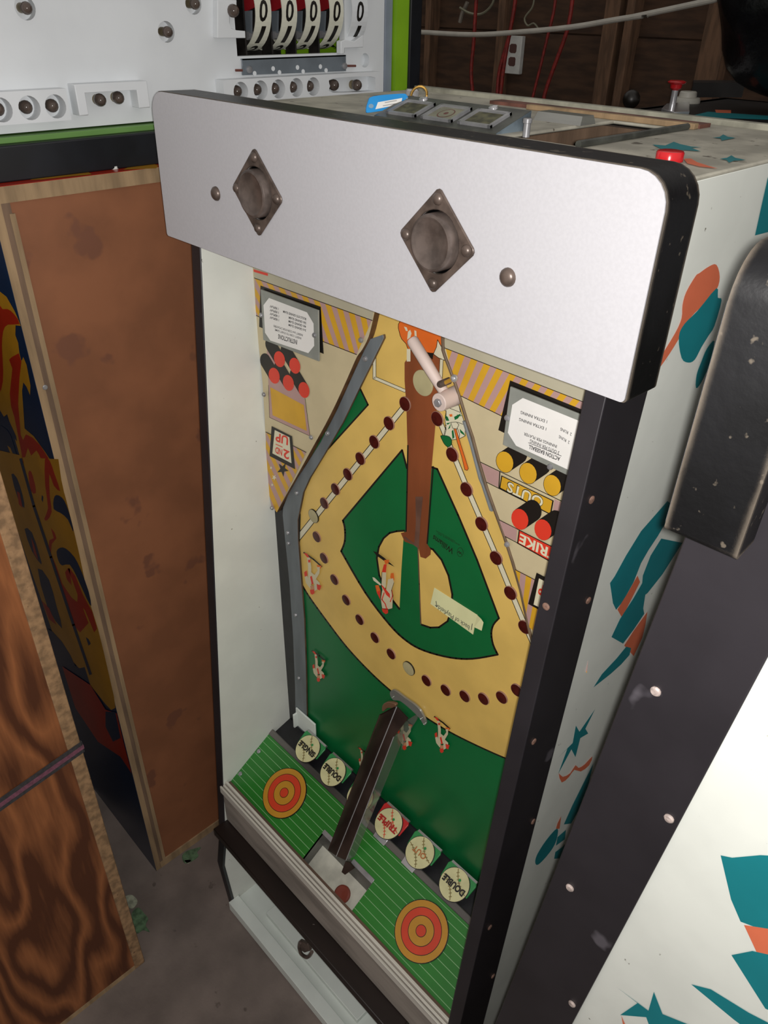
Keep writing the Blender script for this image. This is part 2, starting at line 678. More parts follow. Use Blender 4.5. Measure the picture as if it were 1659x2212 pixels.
# ------------------------------------------------------------------ the garage
fb = MB().box(-3.2, 2.6, -2.2, 2.1, -0.06, 0.0)
floor = top(fb.build('floor', m_floor), 0, 0, kind='structure')
wb = MB().box(-3.2, 2.6, 2.035, 2.10, 0.0, 2.6)
wall_back = top(wb.build('wall_back', m_wallw), 0, 0, kind='structure')
rr = random.Random(3)
zb = 0.0
while zb < 2.45:
    hgt = 0.235
    MB().box(-3.2, 2.6, 2.012 + rr.uniform(0, 0.006), 2.036, zb + 0.002, zb + hgt - 0.003).build('plank', m_wallw, wall_back, shade=False)
    zb += hgt
SW = Surf((0, 2.0, 0), (0, -1, 0))
for px, wpx in ((934, 16), (1088, 17), (1320, 30), (1358, 16), (1545, 40)):
    x = SW.at((px, 120)).x
    hw = wpx * 0.00088
    MB().box(x - hw, x + hw, 1.965, 2.02, 0.0, 2.6).build('stud', m_stud, wall_back, bevel=0.003)
wl = MB().box(-3.26, -3.2, -2.2, 2.1, 0.0, 2.6)
top(wl.build('wall_left', m_wallw), 0, 0, kind='structure')

# paint chips and leaf scraps on the concrete
SF = Surf((0, 0, 0), (0, 0, 1))
m_gpaint = M('spilt_green_paint', '#5f7d5c', 0.8, var=0.25, vs_=90)
m_ppaint = M('spilt_pale_paint', '#a3a792', 0.8, var=0.2, vs_=90)
def splat(k, pts, lab, m, nm='paint_splash'):
    q = smooth(K(k, *pts), 4)
    b = MB().prism([SF.at(p, 0.0) for p in q], (0, 0, 0.0012))
    top(b.build(nm, m, shade=False), lab, 'stain', 'green paint splashes on the floor')
splat('g', ((725, 460), (745, 440), (770, 432), (800, 425), (785, 445), (790, 460), (765, 480), (735, 488)), 'green paint splash on concrete at foot of brown cabinet', m_gpaint)
splat('g', ((735, 478), (760, 476), (750, 490)), 'small pale paint fleck beside the green splash', m_ppaint)
splat('g', ((525, 690), (550, 665), (575, 690), (590, 710), (580, 735), (596, 762), (570, 755), (545, 768), (530, 740)), 'ragged green paint splash on concrete beside plywood cabinet', m_gpaint)
splat('g', ((497, 625), (525, 615), (548, 640), (530, 668), (508, 660)), 'pale patch on concrete beside particle board edge', m_ppaint)

# ------------------------------------------------------------------ baseball machine standing on its tail
TR, TL_ = 0.081039, 0.017241
tanR = math.tan(TR)
yr = lambda z: 0.02 + tanR * z            # front of the side rails at height z (0 = lower edge of the front bar)
Vr = Vector((0, math.sin(TR), math.cos(TR)))
Vl = Vector((0, math.sin(TL_), math.cos(TL_)))
Nl = Vector((0, -math.cos(TL_), math.sin(TL_)))
S_SIDE = Surf((0.3183, 0, 0), (1, 0, 0))
S_LOCK = Surf((0, 0, L), Nl)
S_DECK = Surf((0, 0.102, 0), (0, -1, 0))
S_FLD = Surf((0, 0.112, 0), (0, -1, 0))
S_TOP = Surf((0, 0, L + 0.1555), (0, 0, 1))
S_RAILF = Surf((0, 0.02, L), (0, -math.cos(TR), math.sin(TR)))
S_RAILS = Surf((0.3222, 0, 0), (1, 0, 0))
ZT = L + 0.155
XO, XI = 0.318, 0.303
SP0 = Vector((0, -0.047, L - 1.05))       # the sloping target board
ES = Vector((0, 0.105, 0.064)).normalized()
NB = Vector((0, -0.064, 0.105)).normalized()
S_BRD = Surf(SP0, NB)

def side_profile(zb, dy=0.003):
    return [(yr(0.155) + dy, 0.1515), (yr(-1.22) + dy, -1.22), (-0.090, -1.29), (-0.079, zb), (0.435, zb), (0.435, 0.1515)]

def side_art():
    class Sh(list):
        def px(s, pts, m, sm=0):
            s.append((smooth(pts, sm) if sm else pts, m))
    a = Sh()
    E_, F_ = (lambda *p: K('E', *p)), (lambda *p: K('F', *p))
    a.px(E_((1100, 545), (1060, 555), (1010, 590), (990, 605), (940, 690), (920, 760), (915, 830), (880, 910), (800, 1040), (770, 1085), (772, 1122), (830, 1050), (900, 940), (960, 830), (1040, 750), (1100, 680), (1118, 610)), m_orange, 3)
    a.px(E_((1100, 670), (1108, 720), (1128, 735), (1090, 870), (1060, 920), (1020, 985), (985, 1050), (950, 1065), (915, 1040), (900, 930), (930, 860), (1000, 790)), m_teal, 3)
    a.px(E_((1090, 950), (1050, 990), (1020, 1060), (995, 1130), (992, 1200), (1020, 1170), (1060, 1080)), m_teal, 3)
    a.px(E_((1560, 50), (1374, 80), (1340, 230), (1305, 390), (1374, 372), (1560, 330)), m_teal)
    a.px(E_((840, 1800), (700, 1960), (620, 2090), (560, 2200)) + F_((738, 130), (752, 225), (767, 257), (800, 215), (850, 125)) + E_((700, 2130), (740, 2060), (790, 1985), (880, 1830)), m_teal)
    a.px(F_((868, 95), (880, 125), (840, 205), (795, 294), (773, 255), (820, 180)), m_orange)
    a.px(F_((1080, -60), (985, 90), (915, 178), (905, 185), (895, 250), (900, 275), (850, 350), (800, 416), (745, 385), (785, 300), (850, 200), (890, 130), (893, 95), (930, 0), (980, -80)), m_teal)
    a.px(F_((915, 265), (905, 330), (890, 390), (850, 475), (805, 425), (850, 355)), m_orange)
    a.px(F_((838, 437), (830, 470), (790, 515), (740, 560), (660, 623), (700, 560), (770, 485), (815, 430)), m_teal)
    a.px(F_((668, 725), (622, 818), (635, 840), (598, 862), (575, 952), (556, 915), (493, 1032), (537, 912), (488, 960), (562, 885), (577, 803), (594, 832)), m_teal)
    a.px(F_((655, 948), (640, 990), (600, 1020), (570, 1012), (545, 1045), (510, 1072), (496, 1028), (515, 1045), (550, 1028), (575, 990), (590, 1003), (620, 985)), m_orange, 2)
    a.px(F_((660, 980), (600, 1100), (560, 1180), (520, 1270), (555, 1265), (620, 1150)), m_teal)
    a.px(F_((490, 1288), (440, 1340), (395, 1410), (385, 1450), (402, 1458), (455, 1400), (485, 1345)), m_teal, 3)
    a.px(F_((508, 1230), (490, 1265), (483, 1290), (500, 1290)), m_orange)
    a.px(F_((530, 1295), (490, 1330), (483, 1370), (525, 1340)), m_teal)
    a.px(F_((535, 1360), (480, 1400), (474, 1432), (500, 1430)), m_teal)
    return a

def bar_outline(x0, x1, h, rt, rb):
    """front view of the bar: upper corners well rounded"""
    pts = []
    for cx, cz, a0, r in ((x1 - rt, h - rt, 0, rt), (x0 + rt, h - rt, 90, rt), (x0 + rb, rb, 180, rb), (x1 - rb, rb, 270, rb)):
        for k in range(7):
            a = math.radians(a0 + 15 * k)
            pts.append((cx + r * math.cos(a), cz + r * math.sin(a)))
    return pts

def screw(parent, p, n, r=0.0045, m=m_rust, nm='screw', hgt=0.0016):
    MB().lathe([(r, 0), (r, hgt * 0.5), (r * 0.75, hgt), (r * 0.2, hgt * 1.1)], p, n, 12).build(nm, m, parent)

def shell(R, zb, loff, second=False):
    """outer cabinet: panels, rails and the front bar"""
    for sx in (1, -1):
        o = MB().prism([(sx * XI, y, L + z) for y, z in side_profile(zb)], (sx * (XO - XI), 0, 0)).build('side_panel', m_white, R, bevel=0.0008)
        if sx == 1:
            Print(S_SIDE, 0.0003, 0.00003).each('painted_shape', o, side_art())
        # black folded rail along the sloping edge
        z0, z1 = -1.222, 0.128
        prof = [(XI - 0.002, 0.0), (0.322, 0.0), (0.322, 0.076), (0.3186, 0.076), (0.3186, 0.0025), (XI - 0.002, 0.0025)]
        if sx == 1 or not second:
            MB().prism([(sx * x, yr(z0) + d, L + z0) for x, d in prof], Vr * ((z1 - z0) / math.cos(TR))).build('side_rail', m_rail, R, bevel=0.0012)
            ed = [(yr(-1.22) + 0.0, -1.21), (-0.093, -1.29), (-0.082, zb)]
            pts = [(sx * (XI - 0.001), y, L + z) for y, z in ed] + [(sx * (XI - 0.001), y + 0.006, L + z) for y, z in reversed(ed)]
            MB().prism(pts, (sx * 0.0185, 0, 0)).build('edge_strip', m_blackp, R)
    MB().box(-XI, XI, 0.423, 0.435, L + zb, L + 0.14).build('bottom_panel', m_plyd, R)
    # front end of the cabinet: it looks up
    xe = XO + 0.0006
    fl_ = [[(-xe, 0.04, L + 0.151), (xe, 0.04, L + 0.151), (xe, 0.436, L + 0.151), (-xe, 0.436, L + 0.151)]]
    if not second:                      # the coin door stands open: a real opening into the cabinet
        fl_.append([(0.080, 0.160, L + 0.151), (0.080, 0.362, L + 0.151), (0.170, 0.362, L + 0.151), (0.170, 0.160, L + 0.151)])
    MB().holed(fl_, (0, 0, 0.004)).build('front_panel', M('worn_front_paint', '#b9b5a6', 0.6, var=0.16, vs_=22, dirt=('#5a5348', 60, 0.66)), R, bevel=0.0015)
    # the bar
    ob = Vector((0, loff[0], L + loff[1]))
    H = 0.173
    out = bar_outline(-0.35, 0.35, H, 0.026, 0.004)
    def hole(sx, y, r, n=32):           # bore for a push button
        c = ob + Vector((sx * 0.1365, y, 0)) + Vl * 0.0858
        return [c + Vector((1, 0, 0)) * (r * math.cos(-2 * math.pi * k / n)) + Vl * (r * math.sin(-2 * math.pi * k / n)) for k in range(n)]
    bores = () if second else (-1, 1)
    lb = MB().holed([[ob + Vector((x, 0.0016, 0)) + Vl * z for x, z in out]] + [hole(s_, 0.0016, 0.0285) for s_ in bores], -Nl * 0.046).build('lockdown_bar', m_blackw, R, bevel=0.003)
    ins_ = 0.0045 if second else 0.0015
    inn = bar_outline(-0.35 + ins_, 0.35 - ins_, H - ins_, 0.025, 0.004)
    MB().holed([[ob + Vl * (z + 0.0006) + Vector((x, 0, 0)) for x, z in inn]] + [hole(s_, 0.0, 0.0285) for s_ in bores], -Nl * (0.0016 if second else 0.0018)).build('metal_sheet', m_alu, lb, bevel=0.0006)
    if second:
        return lb
    # two start buttons in diamond plates
    for sx in (-1, 1):
        c = ob + Vector((sx * 0.1365, 0, 0)) + Vl * 0.0858
        U_ = Vector((1, 0, 0))
        dm = []
        for k in range(4):
            a = math.radians(90 * k)
            tip = U_ * math.cos(a) + Vl * math.sin(a)
            sd = -U_ * math.sin(a) + Vl * math.cos(a)
            for q in (-1, -0.5, 0, 0.5, 1):
                dm.append(c + tip * (0.0455 - 0.0042 * q * q) + sd * q * 0.0062)
        pl = MB().holed([dm, hole(sx, 0.0, 0.0278)], Nl * 0.0022).build('button_plate', m_dsteel, R, bevel=0.0009)
        MB().lathe([(0.0255, -0.040), (0.0255, 0.0075), (0.0245, 0.0095), (0.0225, 0.0102), (0.0205, 0.0096), (0.0195, 0.0090), (0.001, 0.0090)], c, Nl, 36).build('push_button', m_bsteel, pl)
        for k in range(4):
            a = math.radians(90 * k)
            MB().lathe([(0.0056, 0.002), (0.0052, 0.0036), (0.0038, 0.0052), (0.0016, 0.006)], c + (U_ * math.cos(a) + Vl * math.sin(a)) * 0.0372, Nl, 14).build('rivet', m_dsteel, pl)
        MB().lathe([(0.0082, 0.0), (0.0078, 0.0022), (0.0058, 0.0042), (0.0025, 0.0052)], ob + Vector((sx * 0.2203, 0, 0)) + Vl * 0.0728, Nl, 18).build('carriage_bolt', m_dsteel, lb)
    return lb

R1 = root('baseball_pinball_machine', (0, 0.18, 0), 'baseball arcade machine on its tail, green playfield under silver bar with two push buttons', 'arcade machine')
lockbar = shell(R1, -1.46, (0, 0))
nS = Vector((1, 0, 0))
for k, p in (('B', (1590, 1350)), ('F', (635, 212)), ('F', (378, 878)), ('F', (375, 1255)), ('F', (170, 1755)), ('F', (185, 1985))):
    screw(R1, S_RAILS.at(K(k, p)[0]), nS, 0.0042)
screw(R1, S_RAILF.at(K('F', (437, 240))[0]), S_RAILF.n, 0.0042)

# the same machine once more beside it
a2, q2 = math.radians(-86.41), Vector((0.444, -0.131))
rot = Matrix.Rotation(a2, 4, 'Z')
W2 = Matrix.Translation(Vector((q2.x, q2.y, -0.023))) @ rot @ Matrix.Translation(Vector((-0.35, 0, 0)))   # main frame -> world
base2 = W2 @ Vector((0, 0.18, 0.023))
R2 = root('baseball_pinball_machine', base2, 'second white baseball machine with black rail, its painted side near the first machine', 'arcade machine')
R2.rotation_euler = (0, 0, a2)
FR[R2.name] = (Matrix.Translation(base2) @ rot).inverted() @ W2
shell(R2, -1.437, (0.013, 0.017), True)
def scr2(px, on):
    pw = on.at(px)
    screw(R2, W2.inverted() @ pw, nS, 0.0042, M('pale_screw', '#b9a9a2', 0.5, var=0.2, vs_=200), hgt=0.0022)
pr2 = W2 @ Vector((0.3222, 0, 0))
S_R2 = Surf(pr2, rot @ Vector((1, 0, 0)))
for p in ((955, 640), (1018, 1240), (550, 1567), (560, 2115)):
    scr2(K('F', p)[0], S_R2)

# ------------------------------------------------------------------ inside the machine: playfield
ftop, fbot = L + 0.13, L - 0.975
fld = MB().box(-XI, XI, 0.112, 0.124, fbot, ftop).build('playfield', p_dgreen, R1)
sand = K('C', (120, 640), (240, 780), (330, 905), (450, 1062), (580, 1202), (700, 1312), (850, 1430), (1000, 1528), (1150, 1608), (1352, 1700), (1500, 1740))
arc = smooth(K('C', (120, 580), (185, 690), (240, 780), (330, 905), (450, 1062), (580, 1202), (700, 1312), (850, 1430), (1000, 1528), (1150, 1608), (1352, 1700), (1480, 1745)), 4, False)
pf = Print(S_FLD)
pf.px([(560, 1100), (700, 880), (800, 690), (830, 560), (1040, 560), (1250, 1400)] + [tuple(p) for p in reversed(arc)], p_sand)
pf.line(arc, 3.2, p_blk)
gcorner = K('A', (872, 980), (935, 1110), (600, 1480), (480, 1560), (640, 1150))
pf.px(gcorner, p_green)
pf.line(K('A', (872, 980), (935, 1110), (600, 1480)), 3.5, p_blk)
# infield
inf = K('A', (1195, 1455))
apex = inf[0]
green = [apex] + smooth(K('C', (430, 333), (440, 370), (443, 420), (438, 465), (420, 510)), 3, False)
arc2 = smooth(K('C', (420, 510), (560, 750), (700, 935), (800, 1030), (900, 1085), (1050, 1125), (1180, 1132), (1325, 1108)), 4, False)
notch = smooth(K('C', (1325, 1108), (1298, 1050), (1288, 985), (1300, 935), (1332, 898)), 3, False)
top_r = K('C', (1205, 560), (1095, 300), (975, 35), (945, 25))
infield = green + arc2[1:] + notch[1:] + top_r + K('C', (800, 30))
pf.px(infield, p_green)
pf.line(infield + [infield[0]], 4.0, p_blk)
lh = K('C', (785, 392), (740, 395), (700, 405), (665, 435), (638, 485), (626, 550), (640, 650), (680, 745), (757, 845), (768, 620), (780, 440))
pf.px(lh, p_sand)
pf.outline(lh[:9], 4.0, p_blk, closed=False)
rh = K('C', (862, 490), (920, 488), (950, 500), (1000, 560), (1040, 650), (1062, 760), (1057, 850), (1035, 915), (985, 950), (935, 952), (885, 935), (872, 700))
pf.px(rh, p_sand)
pf.outline(rh[1:11], 4.0, p_blk, closed=False)
pf.line(K('C', (880, 930), (872, 700), (864, 490)), 2.4, p_dbrown)
# base lines
bl = K('B', (345, 735)) + K('C', (172, 433))
pf.line(bl, 13, p_blk)
pf.line(bl, 10, p_cream)
br = K('B', (590, 845), (672, 1047), (767, 1278), (866, 1507), (963, 1733), (1058, 1965)) + K('C', (1485, 945), (1560, 1110))
pf.line(br, 12, p_blk)
pf.line(br, 9.2, p_cream)
bx = K('A', (984, 745), (984, 905), (1215, 1003))
pf.line(bx, 7.6, p_blk)
pf.line(bx, 5.6, p_cream)
# brown ball lane
lane = K('B', (350, 440), (375, 405), (385, 300), (560, 300), (585, 420), (580, 560), (555, 850), (530, 1130), (497, 1640), (525, 1680), (522, 1715), (490, 1741), (455, 1730), (440, 1660), (350, 1628), (325, 1572), (362, 1562), (367, 1300), (370, 1040), (362, 730), (350, 560))
pf.px(lane, p_brown)
pf.line(K('B', (372, 990), (366, 1300), (360, 1560)), 3.0, p_blk)
pf.line(K('B', (540, 1130), (500, 1640)), 3.0, p_blk)
pf.px(K('B', (422, 1330), (472, 1330), (455, 1500), (445, 1660), (415, 1640), (425, 1500)), p_dbrown)
pf.line(K('B', (350, 1600), (440, 1665)), 4, p_dbrown)
# figure behind the bat, mostly covered
um = K('P', (120, 235), (130, 330), (160, 420), (215, 480), (250, 560), (330, 560), (480, 590), (560, 600), (640, 575), (668, 480), (660, 300), (400, 150), (200, 150))
pf.px(um, p_orange, 2)
pf.outline(um, 1.2, p_blk, 2)
pf.px(K('P', (320, 310), (345, 320), (350, 400), (325, 390)), p_cream)
pf.px(K('P', (240, 330), (268, 305), (285, 350), (270, 400), (230, 430)), p_cream)
pf.px(K('P', (190, 265), (225, 275), (240, 320), (215, 320)), p_cream)
wl_ = K('P', (612, 430), (600, 520), (560, 610), (620, 655), (700, 690), (705, 640), (660, 520))
pf.px(wl_, p_cream)
pf.outline(wl_, 1.2, p_blk)
pf.px(K('P', (470, 590), (560, 605), (550, 680), (500, 640)), p_blk)
pf.line(K('P', (662, 690), (650, 930)), 8, p_blk)
pf.line(K('P', (662, 690), (650, 930)), 6, p_cream)
pf.line(K('P', (248, 560), (248, 690)), 8, p_cream)
# batter in green and white
bt = K('P', (615, 1250), (720, 1330), (705, 1440), (720, 1560), (700, 1640), (790, 1690), (880, 1680), (960, 1640), (960, 1500), (915, 1360), (880, 1250), (760, 1280))
pf.px(bt, p_cream)
pf.outline(bt, 1.2, p_blk)
for q in (((705, 1380), (740, 1400), (760, 1450), (720, 1450)), ((820, 1400), (910, 1355), (870, 1420), (830, 1440)), ((740, 1560), (780, 1480), (770, 1540)), ((790, 1580), (810, 1560), (825, 1660), (800, 1680)), ((890, 1550), (940, 1600), (960, 1640), (900, 1600)), ((720, 1480), (780, 1470), (740, 1500)), ((850, 1370), (930, 1385), (880, 1395))):
    pf.px(K('P', *q), p_green)
for q in (((720, 1320), (720, 1440)), ((760, 1290), (900, 1345)), ((780, 1480), (870, 1470), (950, 1500)), ((720, 1500), (690, 1640)), ((880, 1250), (900, 1340)), ((860, 1540), (890, 1620), (880, 1680))):
    pf.line(K('P', *q), 1.0, p_blk)
pf.px(K('P', (755, 1370), (795, 1365), (800, 1395), (770, 1400)), p_orange)
pf.px(K('P', (770, 1400), (800, 1395), (815, 1450), (780, 1465)), p_cream)
hand = K('P', (780, 1470), (850, 1465), (880, 1500), (850, 1560), (800, 1540))
pf.px(hand, p_cream)
pf.outline(hand, 1.0, p_blk)
cap = K('P', (650, 1640), (700, 1635), (760, 1650), (790, 1695), (785, 1750), (745, 1780), (700, 1745), (675, 1700))
pf.px(cap, p_green, 2)
pf.outline(cap, 1.0, p_blk, 2)
bat = K('P', (818, 1550), (845, 1550), (890, 1700), (960, 1920), (1000, 2050), (985, 2075), (955, 2065), (915, 1900), (860, 1720))
pf.px(bat, p_orange)
pf.outline(bat, 1.0, p_blk)

def ballplayer(k, ox, oy, s):
    """little fielder seen upside down; unit figure 0..1 wide, 0..2.4 tall, head at the bottom"""
    T_ = lambda *q: K(k, *[(ox + x * s, oy + y * s) for x, y in q])
    pf.line(T_((0.0, 0.0), (0.55, 0.38), (1.0, 0.78)), 3.0, p_blk)
    pf.px(T_((0.0, 0.02), (0.18, 0.05), (0.35, 0.32), (0.22, 0.3)), p_red)
    pf.px(T_((0.72, 0.68), (1.0, 0.74), (0.92, 0.92), (0.78, 0.84)), p_orange)
    pf.px(T_((0.18, 0.26), (0.34, 0.28), (0.42, 0.8), (0.42, 1.1), (0.6, 1.25), (0.78, 1.0), (0.72, 0.82), (0.9, 0.8), (0.88, 1.15), (0.7, 1.45), (0.62, 1.75), (0.3, 1.75), (0.24, 1.3), (0.24, 0.8)), p_uni)
    pf.px(T_((0.24, 0.4), (0.36, 0.4), (0.37, 0.55), (0.25, 0.55)), p_red)
    pf.px(T_((0.02, 1.1), (0.16, 1.0), (0.2, 1.3), (0.06, 1.42)), p_red)
    pf.px(T_((0.05, 1.35), (0.2, 1.3), (0.45, 1.9), (0.35, 2.0), (0.12, 1.7)), p_uni)
    pf.px(T_((0.7, 1.5), (0.9, 1.7), (0.86, 2.0), (0.6, 2.15), (0.55, 1.9)), p_uni)
    pf.px(T_((0.72, 1.75), (0.98, 1.85), (0.9, 2.12), (0.75, 2.05)), p_red)
    pf.px(T_((0.35, 1.35), (0.45, 1.3), (0.55, 1.75), (0.45, 1.8)), p_red)
    pf.px(T_((0.36, 1.86), (0.58, 1.86), (0.6, 2.1), (0.4, 2.1)), p_skin)
    pf.px(T_((0.34, 2.08), (0.58, 2.06), (0.6, 2.28), (0.48, 2.36), (0.38, 2.3)), p_red)
ballplayer('S', 150, 140, 160)
ballplayer('S', 1290 + 30, 1610, 138)
ballplayer('S', 225, 1020, 118)
ballplayer('S', 640, 1885, 95)
ballplayer('S', 985, 1580, 140)
# the pitcher
S_ = lambda *q: K('S', *q)
pf.px(S_((770, 125), (800, 135), (870, 185), (965, 268), (900, 235), (800, 165)), p_blk)
pf.px(S_((870, 205), (915, 205), (910, 235), (880, 245)), p_orange)
pf.px(S_((868, 245), (893, 245), (885, 320), (850, 315)), p_red)
pf.px(S_((850, 315), (888, 318), (885, 440), (860, 500), (845, 420)), p_uni)
pf.px(S_((930, 325), (955, 322), (962, 380), (950, 400), (925, 360)), p_orange)
pf.px(S_((905, 380), (950, 370), (958, 410), (935, 480), (950, 520), (945, 640), (900, 650), (850, 640), (838, 560), (850, 480), (890, 470)), p_uni)
pf.px(S_((765, 360), (785, 365), (845, 425), (835, 435), (775, 390)), p_cream)
pf.px(S_((840, 425), (860, 440), (920, 510), (925, 550), (890, 520)), p_red)
pf.px(S_((790, 435), (820, 432), (838, 480), (835, 560), (805, 500)), p_red)
pf.px(S_((795, 432), (822, 432), (832, 480), (805, 490)), p_orange)
pf.line(S_((870, 500), (850, 560), (880, 600), (895, 650)), 2.2, p_red)
pf.line(S_((940, 480), (945, 530), (925, 580)), 2.0, p_red)
pf.px(S_((848, 640), (905, 640), (905, 680), (885, 692), (858, 672)), p_red)
pf.outline(S_((850, 315), (845, 420), (850, 480), (838, 560), (850, 640), (905, 650), (945, 640), (950, 520), (935, 480), (958, 410)), 0.9, p_blk, closed=False)
# maker's mark
pf.text('Williams', K('C', (1072, 498))[0], K('C', (955, 415))[0], K('C', (1062, 528))[0], p_blk, 0.01)
pf.text('ELECTRONICS, INC.', K('C', (1105, 470))[0], K('C', (975, 400))[0], K('C', (1102, 478))[0], p_blk)
pf.text('CHICAGO, ILLINOIS', K('C', (1080, 450))[0], K('C', (970, 388))[0], K('C', (1077, 457))[0], p_blk)
mk = [(K('C', (1108, 516))[0][0] + 6.5 * math.cos(a * .524), K('C', (1108, 516))[0][1] + 10 * math.sin(a * .524)) for a in range(12)]
pf.outline(mk, 0.7, p_blk)
pf.text('W', K('C', (1120, 520))[0], K('C', (1096, 503))[0], K('C', (1116, 534))[0], p_blk, 0.02)
pf.build('printed_art', fld)

# lamp inserts along the base lines and the outfield arc
ins = K('A', (1225, 1100), (1102, 1248), (990, 1390), (883, 1517), (787, 1637), (693, 1750), (608, 1857))
ins += K('C', (283, 425), (325, 548), (385, 672), (453, 790), (531, 903), (619, 1007), (713, 1101), (917, 1255), (1028, 1310), (1138, 1345), (1247, 1360), (1352, 1352), (1440, 1310))
ins += K('B', (573, 810), (672, 1047), (767, 1278), (866, 1507), (963, 1733), (1058, 1965)) + K('C', (1485, 945))
NF = Vector((0, -1, 0))
proto = None
def insert(p, r, big=False):
    c = S_FLD.at(p, 0.0)
    rim = MB().lathe([(r * 1.05, 0), (r * 1.05, 0.0024), (r * 1.0, 0.0025), (r * 0.97, 0.0018)], c, NF, 26).build('lamp_insert', p_blk if big else p_pink, R1)
    MB().lathe([(r * 1.0, 0.0016), (r * 1.0, 0.0026), (r * 0.5, 0.0028), (0.0005, 0.0029)], c, NF, 26).build('lens', p_insw if big else p_insr, rim)
for p in ins:
    insert(p, 0.0092)
for k, p, r in (('C', (265, 305), 0.0115), ('C', (815, 1185), 0.0118)):
    insert(K(k, p)[0], r, True)
MB().lathe([(0.0165, 0), (0.0165, 0.0022), (0.016, 0.0026), (0.0005, 0.0027)], S_FLD.at(K('P', (440, 970))[0]), NF, 28).build('lamp_insert', p_insw, R1)

# raised side decks with their print
def deck(pts, nm='side_deck'):
    return MB().prism([S_DECK.at(p) for p in pts], (0, 0.0105, 0), 0, 1).build(nm, [p_tan, m_woodb], R1)
ld_edge = smooth(K('A', (1000, 330), (975, 450), (940, 590), (890, 690), (850, 745), (790, 880), (700, 1080), (610, 1260), (510, 1440), (400, 1640), (310, 1800), (240, 1930)), 3, False)
ledge_l = K('A', (200, 1885), (165, 1700), (155, 1500), (147, 1200), (132, 950), (108, 720), (85, 500), (65, 250), (45, 20), (30, -350), (900, -350))
dkl = deck([tuple(p) for p in ld_edge] + ledge_l)
d = Print(S_DECK)
A_ = lambda *q: K('A', *q)
d.px(A_((40, -150), (990, 170), (970, 465), (70, 143)), p_grey)
d.px(A_((62, 76), (172, 108), (172, 128), (64, 96)), p_red)
band = A_((70, 143), (965, 466), (848, 726), (80, 428))
d.px(band, p_mauve)
d.stripes(band, band[0], band[1], band[3], band[2], 10, 0.52, 0.23, p_yel)
d.line(A_((68, 143), (968, 467)), 1.6, p_blk)
d.line(A_((78, 428), (848, 727)), 1.6, p_blk)
d.px(A_((115, 200), (575, 362), (597, 722), (105, 515)), p_blk)
d.px(A_((163, 690), (240, 800), (450, 1060), (492, 1348), (184, 1206), (176, 960)), p_mauve)
d.outline(A_((176, 960), (184, 1206), (492, 1348), (455, 1060)), 0.8, p_blk, closed=False)
d.px(A_((188, 972), (447, 1112), (470, 1312), (206, 1190)), p_yel)
d.outline(A_((188, 972), (447, 1112), (470, 1312), (206, 1190)), 0.8, p_mauve)
def ell(cx, cy, rx, ry, th, n=18):
    return [(cx + rx * math.cos(a) * math.cos(th) - ry * math.sin(a) * math.sin(th), cy + rx * math.cos(a) * math.sin(th) + ry * math.sin(a) * math.cos(th)) for a in [2 * math.pi * i / n for i in range(n)]]
def hull(P):
    P = sorted(set(P))
    def half(Q):
        h = []
        for p in Q:
            while len(h) > 1 and (h[-1][0] - h[-2][0]) * (p[1] - h[-2][1]) - (h[-1][1] - h[-2][1]) * (p[0] - h[-2][0]) <= 0:
                h.pop()
            h.append(p)
        return h
    a, b_ = half(P), half(P[::-1])
    return a[:-1] + b_[:-1]
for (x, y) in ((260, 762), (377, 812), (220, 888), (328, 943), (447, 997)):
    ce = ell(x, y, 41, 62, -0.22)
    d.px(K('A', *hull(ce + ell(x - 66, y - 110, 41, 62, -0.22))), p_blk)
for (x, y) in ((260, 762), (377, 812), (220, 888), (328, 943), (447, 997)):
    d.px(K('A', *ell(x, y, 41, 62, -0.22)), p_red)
low = A_((158, 1318), (462, 1472), (240, 1930), (198, 1880), (165, 1700), (155, 1500))
d.px(low, p_mauve)
d.stripes(low, A_((158, 1318))[0], A_((462, 1472))[0], A_((200, 1950))[0], A_((520, 2000))[0], 4, 0.5, 0.9, p_yel)
d.line(A_((156, 1318), (462, 1472)), 1.6, p_blk)
d.px(A_((200, 1272), (356, 1350), (380, 1602), (184, 1500)), p_blk)
d.px(A_((224, 1302), (336, 1358), (352, 1556), (206, 1480)), p_cream)
d.text('2', A_((338, 1466))[0], A_((292, 1444))[0], A_((332, 1532))[0], p_red, 0.03)
d.text('ND', A_((282, 1452))[0], A_((230, 1428))[0], A_((279, 1500))[0], p_red, 0.03)
d.line(A_((232, 1410), (282, 1432)), 1.6, p_red)
d.text('UP', A_((328, 1352))[0], A_((232, 1320))[0], A_((324, 1420))[0], p_red, 0.03)
def star(cx, cy, r, rot, asp=1.25):
    return [(cx + (r if i % 2 == 0 else r * 0.4) * math.sin(rot + i * math.pi / 5), cy + asp * (r if i % 2 == 0 else r * 0.4) * math.cos(rot + i * math.pi / 5)) for i in range(10)]
d.px(K('A', *star(285, 1602, 46, 0.1)), p_blk)
d.px(K('A', *star(220, 1664, 20, 0.1)), p_cream)
d.px(K('A', *star(196, 1590, 12, 0.3)), p_cream)
d.px(K('A', *star(205, 1720, 11, 0.3)), p_cream)
d.build('printed_art', dkl)

